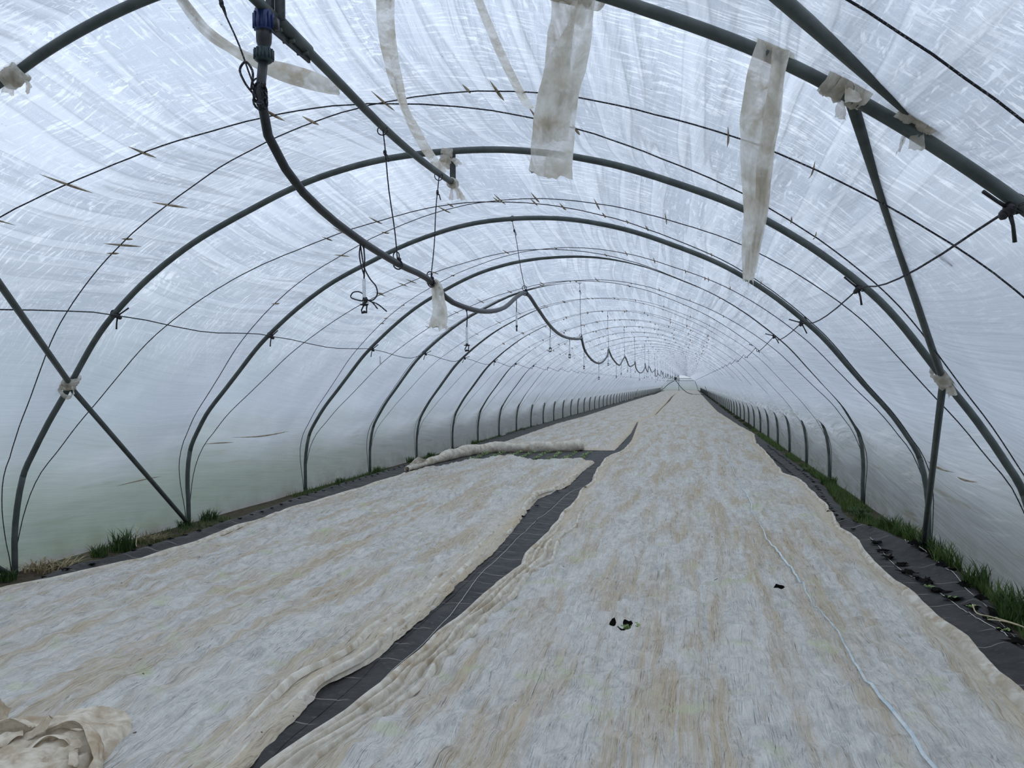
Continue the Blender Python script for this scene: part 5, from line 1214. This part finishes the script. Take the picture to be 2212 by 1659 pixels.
for i, (x, y) in enumerate(TUFTS_LEFT):
    dry = i in (1, 4)
    o = link('grass_tuft', TD if dry else TG[i % 4], None, (max(x, -6.3) if i < 12 else -6.25, y, 0.02), (0, 0, i * 1.7), [[.7, .7, .6], [1.4, 1.6, 1], [1.25, 1.25, 1.15], [.7, .8, .7], [1, 1, .7], [.8, .8, .55], [1.1, 1.3, .7], [.7, .8, .55], [.8, .8, .8], [.8, .9, .7], [.8, 1, .6], [.9, 1.1, .7], [.9, 1.2, .7]][i])
    tag(o, tl[i], 'grass', 'grass tufts along the left film')
tr_l = ['far low tuft at the right film beyond the fold in the ground cover', 'low green tuft by the fourth hoop foot on the right', 'mossy tuft before the fourth hoop foot on the right', 'small tuft at the fourth hoop foot on the right', 'green tuft beyond the third hoop foot on the right', 'green tuft by the third hoop foot on the right', 'dense green tuft round the right brace foot', 'dense tuft just nearer than the right brace foot', 'tall bright tuft beside the outer row of slits', 'broad tuft leaning over the ground cover on the right', 'dark tuft near the right edge of the picture', 'cropped tuft at the right edge beside the dry stems']
for i, (x, y) in enumerate(TUFTS_RIGHT):
    o = link('grass_tuft', TG[(i + 1) % 4], None, (min(max(x, float(rm(y)) + 0.06), 2.36), y, 0.03), (0, 0, i * 1.3), [[1, 1.5, .5], [.9, 1.2, .7], [.9, 1.2, .4], [.8, 1, .45], [.9, 1.2, .8], [.9, 1.2, .9], [1, 1.3, .95], [.9, 1.3, 1.0], [.9, 1.3, 1.1], [1.0, 1.4, 1.1], [1.0, 1.4, 1.1], [1.0, 1.4, 1.2]][i])
    tag(o, tr_l[i], 'grass', 'grass tufts along the right film')
# short grass and moss that nobody could count
def verge(name, side, y0, y1, dens, label, H, mat):
    mb = MB(); y = y0
    while y < y1:
        for k in range(dens):
            yy = y + rr.random() * 0.5
            e = float(lm(yy)) if side < 0 else float(rm(yy))
            x = rr.uniform(e - 0.02, -6.34) if side < 0 else rr.uniform(e + 0.02, 2.38)
            if pnoise(yy * 0.9, 0.3 + side, 77) < (-0.02 if side > 0 else 0.08): continue
            h = H * rr.uniform(0.4, 1); az = rr.uniform(0, 6.28); d = np.array([math.cos(az), math.sin(az), 0]); s = np.array([-math.sin(az), math.cos(az), 0]) * rr.uniform(.003, .006)
            b = np.array([x, yy, 0.0]); mb.add([b - s, b + s, b + d * h * .5 + (0, 0, h)], [(0, 1, 2)])
        y += 0.5
    o = mb.build(name, mat, None, False); return tag(o, label, 'grass', None, 'stuff')
verge('verge_grass', 1, 30, 60, 150, 'dark green verge along the right film past the tenth hoop', 0.12, M_DARKGRASS)
verge('verge_grass', 1, 3.0, 30, 150, 'short green grass and moss along the foot of the right film', 0.13, M_GRASS)
verge('verge_grass', -1, 3.0, 60, 110, 'sparse short grass along the foot of the left film', 0.10, M_GRASS)
verge('verge_moss', 1, 9.5, 16, 420, 'brown moss beside the folded ground cover on the right', 0.05, M_MOSS)
verge('verge_grass', 1, 60, 170, 40, 'distant dark grass line at the right film', 0.14, M_DARKGRASS)
verge('verge_grass', -1, 60, 170, 40, 'distant dark grass line at the left film', 0.14, M_DARKGRASS)
# dry stems
for i, (pts, lab) in enumerate((([(2.02, 6.30, .10), (2.01, 6.20, .07), (2.06, 6.05, .085), (2.14, 5.85, .10), (2.26, 5.6, .08)], 'longer dry straw stem across the ground cover at the right edge'), ([(2.02, 6.00, .08), (2.09, 5.9, .10), (2.2, 5.78, .09)], 'short dry straw stem below the longer one at the right edge'), ([(-5.98, 7.35, .24), (-5.93, 7.3, .13), (-5.90, 7.25, .07), (-5.85, 7.2, .06)], 'bent dry straw beside the tall grass tuft on the left'))):
    o = MB().tube(spline(pts, 20), 0.005, 6).build('dry_stem', M_STRAW); recenter(o, pts[0]); tag(o, lab, 'stem')
